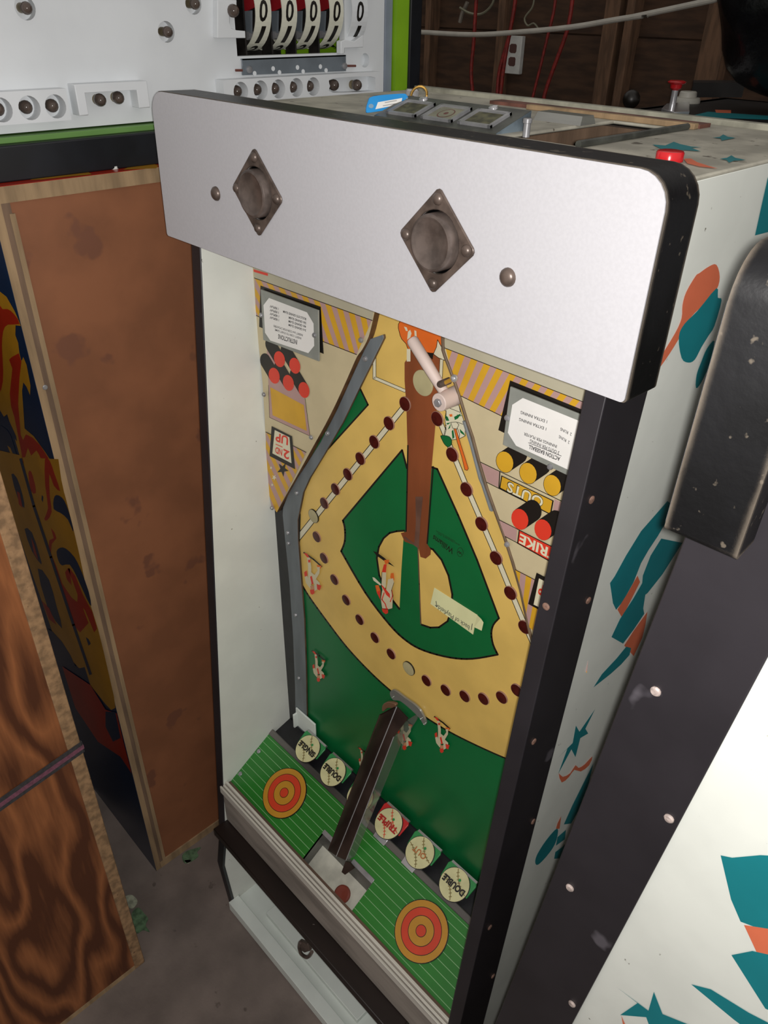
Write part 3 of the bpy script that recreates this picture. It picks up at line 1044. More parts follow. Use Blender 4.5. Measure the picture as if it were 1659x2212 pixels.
rd_edge = K('P', (690, 250), (688, 450), (690, 560), (715, 640), (770, 780), (840, 970), (900, 1150), (975, 1400), (1060, 1650), (1140, 1960)) + K('B', (900, 1270), (960, 1440), (1015, 1590), (1070, 1760), (1125, 1950)) + K('C', (1515, 985), (1560, 1130))
rr_edge = [S_DECK.at(p) for p in rd_edge]
end = rr_edge[-1]
dr_pts = rr_edge + [Vector((XI, 0.102, end.z)), Vector((XI, 0.102, ftop)), Vector((rr_edge[0].x, 0.102, ftop))]
dkr = MB().prism(dr_pts, (0, 0.0105, 0), 0, 1).build('side_deck', [p_tan, m_woodb], R1)
d = Print(S_DECK)
B_ = lambda *q: K('B', *q)
d.px(B_((560, 120), (1700, 520), (1700, 765), (620, 345)), p_grey)
band = B_((622, 346), (1640, 742), (1560, 1075), (700, 650))
d.px(band, p_mauve)
d.stripes(band, band[0], band[1], band[3], band[2], 12, 0.5, -0.17, p_yel)
d.line(B_((616, 343), (1640, 742)), 1.6, p_blk)
d.line(B_((700, 650), (1010, 803)), 1.6, p_blk)
d.px(B_((1050, 558), (1560, 765), (1470, 1130), (972, 888)), p_blk)
d.line(B_((848, 1098), (1600, 1460)), 1.6, p_blk)
d.line(B_((890, 1232), (1600, 1590)), 1.6, p_blk)
d.px(B_((856, 1106), (978, 1165), (972, 1268), (898, 1232)), p_mauve)
d.px(B_((1345, 1345), (1600, 1475), (1580, 1570), (1330, 1450)), p_mauve)
d.line(B_((982, 1165), (976, 1272)), 2.2, p_blk)
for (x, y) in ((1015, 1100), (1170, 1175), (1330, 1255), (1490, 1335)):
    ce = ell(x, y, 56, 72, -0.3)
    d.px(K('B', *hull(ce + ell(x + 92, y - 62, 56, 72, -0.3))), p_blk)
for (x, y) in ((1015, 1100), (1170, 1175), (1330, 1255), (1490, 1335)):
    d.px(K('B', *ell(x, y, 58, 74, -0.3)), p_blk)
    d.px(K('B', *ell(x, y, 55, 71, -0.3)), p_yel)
d.px(B_((992, 1188), (1340, 1356), (1322, 1452), (978, 1276)), p_blk)
d.px(B_((998, 1197), (1330, 1358), (1315, 1442), (986, 1270)), p_yel)
d.text('OUTS', B_((1278, 1335))[0], B_((1034, 1222))[0], B_((1262, 1412))[0], p_blk, 0.045)
d.text('OUTS', B_((1275, 1340))[0], B_((1038, 1229))[0], B_((1260, 1406))[0], p_cream, 0.02)
d.line(B_((958, 1474), (1600, 1800)), 1.6, p_blk)
d.px(B_((972, 1484), (1096, 1546), (1090, 1626), (1008, 1588)), p_mauve)
d.line(B_((1000, 1585), (1600, 1900)), 1.6, p_blk)
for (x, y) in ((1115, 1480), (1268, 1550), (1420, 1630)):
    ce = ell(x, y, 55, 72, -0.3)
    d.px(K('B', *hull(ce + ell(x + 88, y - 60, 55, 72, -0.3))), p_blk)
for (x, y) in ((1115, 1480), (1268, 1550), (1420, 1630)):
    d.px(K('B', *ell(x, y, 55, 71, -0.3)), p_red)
d.px(B_((1108, 1548), (1480, 1735), (1460, 1845), (1096, 1640)), p_blk)
d.px(B_((1114, 1557), (1470, 1737), (1452, 1832), (1104, 1636)), p_red)
d.text('STRIKE', B_((1412, 1722))[0], B_((1118, 1572))[0], B_((1398, 1788))[0], p_cream, 0.03)
low = B_((1082, 1812), (1600, 2080), (1560, 2500), (1180, 2200))
d.px(low, p_mauve)
d.stripes(low, low[0], low[1], low[3], low[2], 7, 0.5, -0.3, p_yel)
d.line(B_((1078, 1811), (1600, 2082)), 1.6, p_blk)
d.px(B_((1226, 1834), (1440, 1945), (1380, 2155), (1170, 2042)), p_blk)
d.px(B_((1242, 1872), (1415, 1962), (1368, 2125), (1206, 2046)), p_cream)
d.text('1ST UP', B_((1405, 1990))[0], B_((1250, 1905))[0], B_((1385, 2060))[0], p_red, 0.03)
d.build('printed_art', dkr)

# instruction cards in clear holders
def card(corner, paper, lines, k):
    sp = Surf((0, 0.0975, 0), (0, -1, 0))
    h_ = MB().prism([sp.at(p) for p in corner], (0, 0.0025, 0)).build('card_holder', M('grey_plastic', '#8d9089', 0.25, var=0.06, vs_=40), R1, bevel=0.0006)
    pr = Print(Surf((0, 0.0972, 0), (0, -1, 0)), 0.0, 0.00006)
    pr.px(paper, m_paper)
    for t, a, b_, up, bold in lines:
        A0, B0 = K(k, a)[0], K(k, b_)[0]
        if t == '_':
            pr.line([A0, B0], 1.2, m_ink)
            continue
        C0 = K(k, (a[0] + up[0], a[1] + up[1]))[0]
        pr.text(t, A0, B0, C0, m_ink, bold)
    pr.build('paper_card', h_)
    return h_
card(A_((115, 230), (555, 390), (560, 780), (135, 615)),
     A_((180, 295), (470, 405), (520, 490), (525, 660), (480, 716), (190, 620), (150, 560), (138, 350)),
     [('INSTRUCTIONS', (396, 616), (250, 570), (-2, 36), 0.02),
      ('INSERT COIN TO START GAME', (426, 596), (225, 530), (-1, 16), 0.01),
      ('INSERT 2nd COIN FOR 2 PLAYERS', (438, 572), (215, 500), (-1, 16), 0.01),
      ('3rd GRAND SLAM', (463, 535), (330, 492), (-1, 18), 0.015), ('1 REPLAY', (256, 456), (186, 434), (-1, 17), 0.015),
      ('4th GRAND SLAM', (463, 507), (330, 464), (-1, 18), 0.015), ('1 REPLAY', (256, 428), (186, 406), (-1, 17), 0.015),
      ('5th GRAND SLAM', (463, 479), (332, 436), (-1, 18), 0.015), ('1 REPLAY', (254, 400), (186, 378), (-1, 17), 0.015),
      ('BULLS EYE GRAND SLAM', (463, 448), (288, 390), (-1, 18), 0.015), ('1 REPLAY', (252, 371), (186, 349), (-1, 17), 0.015)], 'A')
card(B_((1050, 600), (1560, 803), (1470, 1208), (1000, 985)),
     B_((1135, 675), (1540, 840), (1465, 1165), (1090, 992), (1035, 905), (1065, 720)),
     [('ACTION BASEBALL', (1384, 1068), (1176, 984), (-5, 28), 0.025),
      ('_', (1390, 1060), (1172, 972), (-1, 4), 0.02),
      ('3 OUTS PER INNING', (1378, 1030), (1184, 948), (-4, 22), 0.01),
      ('INNINGS PER PLAYER', (1362, 988), (1144, 902), (-4, 20), 0.01),
      ('2  RUNS', (1446, 962), (1376, 920), (-4, 20), 0.01), ('1 EXTRA INNING', (1292, 872), (1112, 806), (-4, 20), 0.01),
      ('2  RUNS', (1460, 908), (1386, 870), (-4, 20), 0.01), ('1 EXTRA INNING', (1298, 824), (1122, 760), (-4, 20), 0.01)], 'B')

# posts and screws on the decks
for k, p in (('A', (125, 425)), ('A', (530, 578)), ('A', (885, 615)), ('A', (505, 1357)), ('A', (145, 1030)), ('A', (205, 1895)), ('B', (1035, 805)), ('B', (1033, 1645)), ('B', (1320, 1130))):
    screw(R1, S_DECK.at(K(k, p)[0], 0.004), NF, 0.0036, m_steel, 'screw', 0.003)
# strip along the right deck
st = [S_DECK.at(p) for p in rd_edge]
def ribbon(line, wd, y0, y1, nm, m, dx=0.0):
    a = [Vector((p.x - wd / 2 + dx, y0, p.z)) for p in line]
    b_ = [Vector((p.x + wd / 2 + dx, y0, p.z)) for p in reversed(line)]
    return MB().prism(a + b_, (0, y1 - y0, 0)).build(nm, m, R1, bevel=0.0006)
ribbon(st, 0.0036, 0.0995, 0.112, 'deck_edging', M('brown_edging', '#6f5c48', 0.5, var=0.15, vs_=40))
ribbon([S_DECK.at(p) for p in K('P', (925, 1480), (1010, 1750), (1130, 2212)) + K('B', (860, 1270), (915, 1440))], 0.004, 0.106, 0.112, 'metal_guide', M('guide_grey', '#7d8284', 0.45), -0.002)

# grey ball guide on the left
gl_l = K('A', (940, 612), (830, 850), (700, 1140), (570, 1395), (440, 1600), (345, 1740), (285, 1890)) + K('C', (80, 300), (92, 420), (120, 700), (140, 1000), (152, 1300), (155, 1590))
gl_r = K('C', (222, 1540), (216, 1200), (205, 900), (185, 650), (170, 450), (168, 330)) + K('A', (440, 1780), (490, 1670), (600, 1490), (740, 1250), (880, 960), (1055, 605), (1050, 575))
S_G = Surf((0, 0.1075, 0), (0, -1, 0))
m_gg = M('grey_guide', '#6d7478', 0.5, var=0.12, vs_=30, stretch=(1, 1, 0.2))
gd = MB().prism([S_G.at(p) for p in gl_l + gl_r], (0, 0.0045, 0), 0, 1).build('ball_guide', [m_gg, M('guide_side', '#5d4a38', 0.6, var=0.2)], R1, bevel=0.0012)
for k, p in (('A', (917, 758)), ('A', (630, 1326)), ('A', (396, 1780)), ('C', (115, 402)), ('C', (118, 463)), ('C', (160, 878)), ('C', (178, 1242)), ('C', (182, 1552))):
    screw(gd, S_G.at(K(k, p)[0]), NF, 0.0038, m_steel, 'screw', 0.003)
bk = K('C', (28, 285), (85, 200), (160, 90), (180, 300), (170, 700), (200, 1200), (215, 1560), (112, 1592), (80, 1000), (55, 600))
MB().prism([S_DECK.at(p, -0.0075) for p in bk], (0, 0.0025, 0)).build('guide_base', m_blackp, R1)

# the bat
m_bat = M('bat_plastic', '#d0bdb4', 0.5, var=0.05, vs_=20)
yb = 0.088
sb = Surf((0, yb, 0), (0, -1, 0))
tip, piv = sb.at(K('P', (285, 420))[0]), sb.at(K('P', (700, 1190))[0])
ptb = sb.at(K('P', (690, 1080))[0])
bo = MB().tube([tip + (tip - ptb) * 0.0, tip + (ptb - tip) * 0.04, tip + (ptb - tip) * 0.5, ptb], [0.0058, 0.0072, 0.0070, 0.0060], 16).build('bat', m_bat, R1)
MB().cyl(piv + Vector((0, -0.010, 0)), piv + Vector((0, 0.024, 0)), 0.0108, 0.0118, 28).build('bat_hub', m_bat, bo, bevel=0.001)
MB().cyl(piv + Vector((0, -0.0135, 0)), piv + Vector((0, -0.009, 0)), 0.0052, 0.0052, 6).build('hub_bolt', m_steel, bo, bevel=0.0006)
MB().lathe([(0.0042, -0.01), (0.0042, 0.006), (0.003, 0.008), (0.0005, 0.0082)], sb.at(K('P', (685, 975))[0]) + Vector((0, -0.004, 0)) * 0, NF, 16).build('stop_pin', m_dsteel, R1)
p_a, p_b = sb.at(K('P', (700, 975))[0]), sb.at(K('P', (825, 915))[0])
MB().cyl(p_a, p_b, 0.0026, n=12).build('stop_tube', M('amber_tube', '#b98b2e', 0.3), R1)
MB().ball(p_b, 0.0045).build('stop_bolt', m_chrome, R1)

# ------------------------------------------------------------------ target board at the far end
m_bgreen = M('board_green', '#2c7a2c', 0.3, var=0.08, vs_=10)
m_bline = M('board_line', '#7fae78', 0.4, var=0.05)
m_ty = M('target_yellow', '#c08a2c', 0.35, var=0.05)
m_tr = M('target_red', '#cf4227', 0.35, var=0.05)
SB = 0.123
bp = lambda u, s, o=0.0: SP0 + Vector((u, 0, 0)) + ES * s + NB * o
brd = MB()
for u0, u1, s0, s1 in ((-XI, -0.0725, 0, SB), (0.0625, XI, 0, SB), (-0.0725, 0.0625, 0.061, SB)):
    brd.hexa([bp(u0, s0, -0.006), bp(u1, s0, -0.006), bp(u1, s1, -0.006), bp(u0, s1, -0.006), bp(u0, s0), bp(u1, s0), bp(u1, s1), bp(u0, s1)])
brd = brd.build('target_board', m_bgreen, R1)
bl_ = Print(S_BRD, 0.0002)
for k in range(9):
    s = 0.008 + k * 0.0132
    for u0, u1 in ((-XI, -0.0725), (0.0625, XI)) if s < 0.061 else ((-XI, XI),):
        bl_.world([bp(u0, s), bp(u1, s), bp(u1, s + 0.0011), bp(u0, s + 0.0011)], m_bline)
bl_.build('painted_lines', brd)
for sx in (-0.1875, 0.180):
    c = bp(sx, 0.0605)
    tg = MB().cyl(c, c + NB * 0.0022, 0.0475, n=48).build('bullseye_target', p_blk, R1)
    for r, m, hh, dx in ((0.0462, m_ty, 0.0026, 0), (0.0350, m_tr, 0.0029, 0), (0.0222, m_ty, 0.0032, 0), (0.0085, m_tr, 0.0035, 0)):
        MB().cyl(c + NB * 0.001, c + NB * hh, r, n=44).build('target_ring', m, tg)
        MB().cyl(c + NB * 0.001, c + NB * (hh - 0.00015), r + 0.0010, n=44).build('target_ring', p_blk, tg)
for p in ((265, 195), (158, 325)):
    screw(brd, S_BRD.at(K('D', p)[0]), NB, 0.0045, m_steel, 'screw', 0.002)

# pocket in the board
pc = MB()
q = [bp(-0.0725, 0.0), bp(0.0625, 0.0), bp(0.0625, 0.061), bp(-0.0725, 0.061)]
dn = Vector((0, -0.003, -0.040))
m_pock = M('pocket_metal', '#6b6a64', 0.35, var=0.2, vs_=30)
pc.face([q[3], q[2], q[2] + dn, q[3] + dn])
pc.face([q[0], q[3], q[3] + dn, q[0] + dn])
pc.face([q[2], q[1], q[1] + dn, q[2] + dn])
pc.face([v + dn for v in q], 1)
pc.build('ball_pocket', [m_pock, M('pocket_floor', '#c9c8ba', 0.6, var=0.12, vs_=30)], R1, fix=False)
fp_ = Surf(q[0] + dn, NB)
MB().lathe([(0.0155, 0), (0.0155, 0.004), (0.013, 0.006), (0.005, 0.0055), (0.0005, 0.005)], fp_.at(K('D', (750, 1022))[0]), NB, 24).build('rubber_pad', M('red_rubber', '#7c3424', 0.6, var=0.1), R1)
MB().box(-0.0725, 0.0625, 0.0, 0.002, 0, 0.001)
e1 = [bp(-0.0725, 0.061, 0.0012), bp(-0.060, 0.061, 0.0012), bp(-0.060, 0.067, 0.0012), bp(-0.0725, 0.067, 0.0012)]
for u0, u1 in ((-0.0725, -0.046), (0.008, 0.0625)):
    MB().hexa([bp(u0, 0.057), bp(u1, 0.057), bp(u1, 0.0655), bp(u0, 0.0655), bp(u0, 0.057, 0.0016), bp(u1, 0.057, 0.0016), bp(u1, 0.0655, 0.0016), bp(u0, 0.0655, 0.0016)]).build('pocket_lip', m_steel, R1, bevel=0.0005)

# metal ledge behind the board, and the dark slot the targets stand in
ledge = MB().hexa([bp(-XI, SB - 0.004, -0.004), bp(XI, SB - 0.004, -0.004), bp(XI, SB + 0.009, -0.004), bp(-XI, SB + 0.009, -0.004), bp(-XI, SB - 0.004, 0.003), bp(XI, SB - 0.004, 0.003), bp(XI, SB + 0.009, 0.003), bp(-XI, SB + 0.009, 0.003)]).build('metal_ledge', M('ledge_metal', '#7a7673', 0.3, metal=0.6, var=0.2, vs_=20, stretch=(0.3, 1, 1)), R1, bevel=0.002)
for u in (0.012, 0.083):
    MB().hexa([bp(u, SB - 0.006, 0.0025), bp(u + 0.028, SB - 0.006, 0.0025), bp(u + 0.028, SB + 0.009, 0.0025), bp(u, SB + 0.009, 0.0025), bp(u, SB - 0.006, 0.004), bp(u + 0.028, SB - 0.006, 0.004), bp(u + 0.028, SB + 0.009, 0.004), bp(u, SB + 0.009, 0.004)]).build('ledge_clip', m_chrome, R1, bevel=0.0005)
sl = bp(0, SB + 0.006)
MB().hexa([(-XI, sl.y, sl.z - 0.05), (XI, sl.y, sl.z - 0.05), (XI, 0.124, sl.z - 0.05), (-XI, 0.124, sl.z - 0.05), (-XI, sl.y, sl.z - 0.012), (XI, sl.y, sl.z - 0.012), (XI, 0.124, sl.z + 0.004), (-XI, 0.124, sl.z + 0.004)]).build('target_slot', m_blackp, R1)

# row of drop targets with baseballs on them
m_ball = M('ball_face', '#d4cf9e', 0.35, var=0.06, vs_=40)
m_tabg = M('tab_green', '#2f8a4a', 0.35, var=0.06)
m_tabr = M('tab_red', '#c02626', 0.35, var=0.06)
m_stg = M('stitch_olive', '#7d6d3a', 0.5)
DC = Vector((0, 0.0785, L - 0.9655))
S_DT = Surf(DC, NB)
def drop_target(u, word, tab, wc, stc, bold=0.05):
    c = Vector((u, DC.y, DC.z))
    X_ = Vector((1, 0, 0))
    tb = []
    for x, s in ((-0.029, -0.004), (0.029, -0.004), (0.031, 0.020), (0.028, 0.026), (-0.028, 0.026), (-0.031, 0.020)):
        tb.append(c + X_ * x + ES * s - NB * 0.004)
    t = MB().prism(tb, NB * 0.003).build('drop_target', tab, R1, bevel=0.001)
    MB().hexa([c + X_ * x + ES * s + NB * o for o in (-0.004, 0.001) for x, s in ((-0.026, 0.0245), (0.029, 0.0245), (0.029, 0.0285), (-0.026, 0.0285))]).build('clear_edge', m_clearg, t)
    MB().box(u - 0.012, u + 0.012, c.y + 0.004, c.y + 0.010, c.z - 0.055, c.z - 0.006).build('stem', m_blackp, t)
    MB().cyl(c - NB * 0.003, c + NB * 0.0010, 0.0272, n=36).build('ball_rim_shadow', p_blk, t)  # shadow round the disc, put in as a black rim
    MB().cyl(c - NB * 0.002, c + NB * 0.0016, 0.0262, n=36).build('ball_disc', m_ball, t)
    pr = Print(Surf(c + NB * 0.0016, NB), 0.0001)
    c = c + NB * 0.0016
    for sg in (-1, 1):                                    # the two seams with their stitches
        pts = []
        for k in range(9):
            x = -0.0215 + 0.043 * k / 8
            pts.append((x, sg * (0.0085 + 9.5 * x * x * sg * 0 + 10 * x * x)))
        rot_ = lambda x, y: c + X_ * (x * 0.8 + y * 0.6) + ES * (-x * 0.6 + y * 0.8)
        for k in range(8):
            (x0, y0), (x1, y1) = pts[k], pts[k + 1]
            pr.world([rot_(x0, y0 - 0.0007), rot_(x1, y1 - 0.0007), rot_(x1, y1 + 0.0007), rot_(x0, y0 + 0.0007)], stc)
        for k in range(9):
            x, y = pts[k]
            if x * x + y * y < 0.00058:
                pr.world([rot_(x - 0.0006, y - 0.0026), rot_(x + 0.0006, y - 0.0026), rot_(x + 0.0014, y + 0.0026), rot_(x + 0.0002, y + 0.0026)], stc)
    pr.disc(c + X_ * 0.004 + ES * 0.011, 0.0025, m_tabg, 12)
    wd = 0.0175 if word == 'OUT' else 0.0225
    hh = 0.0115 if word != 'OUT' else 0.0100
    A0 = c + X_ * wd * (1.0 if word != 'OUT' else 0.8) + ES * 0.0045
    pr.text(word, A0, A0 - X_ * 2 * wd * (1 if word != 'OUT' else 0.8), A0 - ES * hh, wc, bold, world=True)
    pr.build('lettering', t)
    return t
m_tred = M('letter_red', '#b02824', 0.4)
m_torg = M('letter_orange', '#b5703a', 0.4)
drop_target(-0.2045, 'SINGLE', m_tabg, p_blk, m_stg)
drop_target(-0.1285, 'DOUBLE', m_tabg, p_blk, m_stg)
drop_target(-0.0520, 'OUT', m_tabg, m_torg, m_stg)
drop_target(0.0240, 'TRIPLE', m_tabr, m_tred, m_tr)
drop_target(0.1020, 'OUT', m_tabg, m_torg, m_stg, 0.03)
drop_target(0.1820, 'DOUBLE', m_tabg, p_blk, m_stg)
# white bracket at the end of the guide
wbk = MB()
wbk.box(-0.272, -0.212, 0.1035, 0.107, L - 0.972, L - 0.922)
wbk.box(-0.272, -0.268, 0.095, 0.112, L - 0.972, L - 0.935)
wbk.build('white_bracket', m_white2, R1, bevel=0.0008)

# home run chute
FLt = Surf((0, 0.104, 0), (0, -1, 0)).at(K('U', (815, 215))[0])
FLb = Surf(SP0 + NB * 0.012, NB).at(K('U', (215, 1700))[0])
dd = FLb - FLt
nr = dd.cross(Vector((1, 0, 0))).normalized()
if nr.y > 0:
    nr = -nr
SFl = Surf(FLt, nr)
SWl = Surf(FLt, dd.cross(nr))
m_chute = M('chute_metal', '#43342e', 0.3, var=0.2, vs_=20, metal=0.2)
FRt, FRb = SFl.at(K('U', (925, 330))[0]), SFl.at(K('U', (310, 1745))[0])
FRm = SFl.at(K('U', (785, 515))[0])
WLt, WLb = SWl.at(K('U', (655, 300))[0]), SWl.at(K('U', (140, 1650))[0])
ch = MB()
ch.face([FLt, FRt, FRm, FRb, FLb], 0)
ch.face([p - nr * 0.002 for p in (FLt, FRt, FRm, FRb, FLb)], 0)
ch.face([FLt, FLb, WLb, WLt], 1)
wx = Vector((-0.0022, 0, 0))
ch.face([FLt + wx, FLb + wx, WLb + wx, WLt + wx], 1)
ch.face([WLt, WLb, WLb + wx, WLt + wx], 0)
ch.face([FRt, FRm, FRm - nr * 0.002, FRt - nr * 0.002], 0)
ch.face([FRm, FRb, FRb - nr * 0.002, FRm - nr * 0.002], 0)
ch.face([FLb, FRb, FRb - nr * 0.002, FLb - nr * 0.002], 0)
chute = ch.build('home_run_chute', [m_chute, m_chute], R1, fix=False, shade=False)
MB().tube([FLt, FLb], 0.0011, 6).build('chute_fold_highlight', m_chrome, chute)  # highlight along the fold, put in as a bright chrome tube
MB().tube([FRm, FRb], 0.0008, 6).build('chute_edge_highlight', m_chrome, chute)  # lit right edge, also put in as a bright tube
# clear side sheet under the chute's right edge
c0, c1 = FRm, FRb
MB().prism([c0 + nr * 0.0, c1, c1 - nr * 0.022 , c0 - nr * 0.030 + (c0 - c1) * 0.05], (0.0012, 0, 0)).build('clear_side_sheet', m_clear, chute)
# crumpled plastic collar round its mouth
cr = smooth(K('U', (745, 90), (760, 55), (800, 55), (900, 130), (1000, 200), (1060, 270), (1105, 370), (1085, 400), (1040, 330), (950, 240), (850, 160), (780, 150)), 3)
rw = random.Random(5)
SCo = Surf((0, 0.106, 0), (0, -1, 0))
cb = MB()
cpts = [SCo.at(p) + Vector((0, rw.uniform(-0.004, 0.002), 0)) for p in cr]
cb.prism([SCo.at(p) for p in cr], (0, 0.0035, 0))
cb.build('plastic_collar', m_clearg, chute, bevel=0.001)
cr2 = smooth(K('U', (665, 240), (680, 190), (730, 170), (800, 190), (790, 230), (720, 230), (680, 265)), 3)
MB().prism([SCo.at(p, 0.004) for p in cr2], (0, 0.006, 0)).build('collar_lip', M('copper_lip', '#8d6a52', 0.3, metal=0.3), chute, bevel=0.001)
cr3 = smooth(K('U', (845, 420), (890, 375), (1000, 300), (1015, 340), (960, 430), (880, 600), (862, 640), (870, 500)), 3)
MB().prism([SCo.at(p, 0.0) for p in cr3], (0, 0.002, 0)).build('clear_flap', m_clear, chute)
MB().prism([SFl.at(p, -0.004) for p in K('U', (305, 1755), (345, 1765), (390, 1825), (300, 1888), (266, 1860))], -nr * 0.003).build('chute_foot', m_chute, chute)

# note stuck to the infield
SN = Surf((0, 0.1105, 0), (0, -1, 0))
m_note = M('yellow_note', '#d9d9a6', 0.75, var=0.04, vs_=20)
nb = MB()
nq = [SN.at(p) for p in K('C', (958, 722), (1207, 880), (1182, 992), (936, 815))]
nb.prism(nq, (0, 0.0006, 0))
nf = [SN.at(p, 0.0035) for p in K('C', (1228, 900), (1243, 922), (1232, 970), (1190, 950))]
nb.face([nq[1], nf[0], nf[3], nq[2]])
nb.face([nf[0], nf[1], nf[2], nf[3]])
note = nb.build('paper_note', m_note, fix=False, shade=False)
top(note, 'pale yellow folded paper note stuck on the green infield', 'note')
npn = Print(SN, 0.0003)
m_pen = M('pen_ink', '#4a4d4a', 0.7)
npn.text('back of Playfield', K('C', (1165, 935))[0], K('C', (985, 815))[0], K('C', (1158, 968))[0], m_pen)
npn.line(K('C', (968, 800), (973, 832)), 1.4, m_pen)
npn.line(K('C', (964, 822), (973, 832), (980, 822)), 1.4, m_pen)
npn.line(K('C', (1178, 930), (1172, 965)), 1.4, m_pen)
npn.build('handwriting', note, frame=Matrix.Identity(4))

# ------------------------------------------------------------------ lower trim, black bar and open tail
m_trim = M('bare_grey_wood', '#9a9188', 0.7, var=0.18, vs_=30, stretch=(0.2, 1, 1), bump=0.2)
m_trimd = M('brown_lip', '#6e5546', 0.7, var=0.2, vs_=30, stretch=(0.2, 1, 1))
m_chan = M('white_channel', '#d8d3c8', 0.45, var=0.1, vs_=30, stretch=(0.1, 1, 1))
MB().box(-XI, XI, -0.066, -0.052, L - 1.150, L - 1.046).build('cross_rail', m_trim, R1, bevel=0.001)
MB().box(-XI, XI, -0.052, -0.0455, L - 1.10, L - 1.047).build('board_lip', m_trimd, R1)
MB().box(-XI, XI, -0.0575, -0.0525, L - 1.06, L - 1.0395).build('glass_channel', m_chan, R1, bevel=0.0008)
MB().box(-XI, XI, -0.064, -0.0595, L - 1.06, L - 1.043).build('glass_channel', m_chan, R1, bevel=0.0008)
MB().box(-XI, XI, -0.0705, -0.0665, L - 1.06, L - 1.042).build('glass_channel', m_chan, R1, bevel=0.0008)
MB().box(-XI - 0.001, 0.222, -0.098, -0.0585, L - 1.173, L - 1.153).build('black_bar', M('dark_stained_bar', '#241a16', 0.4, var=0.25, vs_=16, stretch=(0.2, 1, 1), dirt=('#a59a92', 120, 0.76)), R1, bevel=0.0015)
MB().box(-XI, XI, -0.092, -0.066, L - 1.456, L - 1.4275).build('tail_ledge', m_white2, R1, bevel=0.001)
MB().box(-XI, XI, -0.066, 0.42, L - 1.456, L - 1.438).build('tail_panel', m_white2, R1)
MB().box(-0.225, 0.075, -0.046, 0.06, L - 1.438, L - 1.424).build('white_batten', m_white2, R1, bevel=0.001)
MB().box(-0.235, -0.165, 0.03, 0.10, L - 1.438, L - 1.37).build('inner_block', M('old_brown_block', '#6a5a4c', 0.7, var=0.2), R1, bevel=0.003)
MB().box(-XI, XI, 0.20, 0.21, L - 1.438, L - 1.06).build('inner_wall', m_white2, R1)
# hook under the bar
hk = Surf((0, -0.095, 0), (0, -1, 0))
hp = [hk.at(p) for p in smooth(K('D', (505, 1300), (500, 1330), (510, 1365), (540, 1385), (560, 1375), (572, 1355)), 3, False)]
hko = MB().tube(hp, 0.0035, 8).build('latch_hook', m_dsteel, R1)
MB().prism([hk.at(p) for p in K('D', (500, 1290), (545, 1310), (560, 1350), (530, 1360), (505, 1345))], (0, 0.006, 0)).build('latch_plate', m_dsteel, hko, bevel=0.001)

# ------------------------------------------------------------------ front end that now looks up: coin housing, door, button, art
G_ = lambda *q: K('G', *q)
m_fteal, m_forange = m_teal, m_orange
Print(S_TOP, 0.0002).each('painted_shape', [c_ for c_ in R1.children if c_.name.startswith('front_panel')][0], (
    (G_((1187, 268), (1240, 272), (1275, 257), (1300, 266), (1345, 276), (1390, 279), (1345, 281), (1385, 296), (1320, 291), (1235, 291)), m_fteal),
    (G_((1432, 240), (1462, 237), (1476, 227), (1495, 236), (1528, 241), (1495, 247), (1470, 252), (1466, 243)), m_fteal),
    (G_((1462, 326), (1492, 322), (1510, 312), (1525, 322), (1570, 331), (1520, 334), (1500, 342), (1490, 331)), m_fteal),
    (G_((1315, 326), (1345, 325), (1370, 340), (1420, 356), (1455, 366), (1380, 358), (1330, 345)), m_forange)))
m_cgrey = M('coin_metal', '#5b5d57', 0.4, metal=0.4, var=0.22, vs_=40)
m_cblue = M('zinc_plate', '#8695a0', 0.45, metal=0.4, var=0.3, vs_=30)
z0 = ZT
# wedge housing with three coin windows
uL, uR, yF, yB, hB, hF = -0.112, 0.070, 0.156, 0.212, 0.0185, 0.001
wd = MB().hexa([(uL, yF, z0), (uR, yF, z0), (uR, yB, z0), (uL, yB, z0), (uL, yF, z0 + hF), (uR, yF, z0 + hF), (uR, yB, z0 + hB), (uL, yB, z0 + hB)], 0)
wd.face([(uR + 0.0004, yF, z0), (uR + 0.0004, yB, z0), (uR + 0.0004, yB, z0 + hB), (uR + 0.0004, yF, z0 + hF)], 1)
cw = wd.build('coin_housing', [m_cgrey, m_cblue], R1, fix=False, shade=False)
nW = Vector((0, -(hB - hF), yB - yF)).normalized()
eW = Vector((0, yB - yF, hB - hF)).normalized()
pW = Vector((0, yF, z0 + hF))
wl2 = (Vector((0, yB, z0 + hB)) - pW).length
for k in range(3):
    ua = uL + 0.012 + k * 0.055
    ub = ua + 0.046
    fr = MB()
    for (x0, x1, s0, s1) in ((ua, ub, 0.008, 0.0115), (ua, ub, 0.0405, 0.044), (ua, ua + 0.004, 0.008, 0.044), (ub - 0.004, ub, 0.008, 0.044)):
        fr.hexa([pW + Vector((x, 0, 0)) + eW * s + nW * o for o in (-0.001, 0.0028) for x, s in ((x0, s0), (x1, s0), (x1, s1), (x0, s1))])
    f_ = fr.build('coin_window', m_steel, cw)
    MB().hexa([pW + Vector((x, 0, 0)) + eW * s + nW * o for o in (-0.001, 0.0008) for x, s in ((ua + 0.003, 0.011), (ub - 0.003, 0.011), (ub - 0.003, 0.041), (ua + 0.003, 0.041))]).build('window_card', [M('coin_card_olive', '#5c5a3c', 0.4, var=0.3, vs_=120), M('coin_card_pale', '#8b8a76', 0.4, var=0.12, vs_=60), MATS.get('coin_card_olive')][k if k < 2 else 0], f_)
    if k == 1:
        cc = pW + Vector(((ua + ub) / 2, 0, 0)) + eW * 0.026
        ring = Print(Surf(cc, nW), 0.001)
        ring.disc(cc, 0.0105, M('seal_red', '#6b3f3a', 0.5))
        ring.disc(cc, 0.0092, MATS['coin_card_pale'])
        ring.disc(cc, 0.003, MATS['seal_red'])
        ring.build('printed_seal', f_)
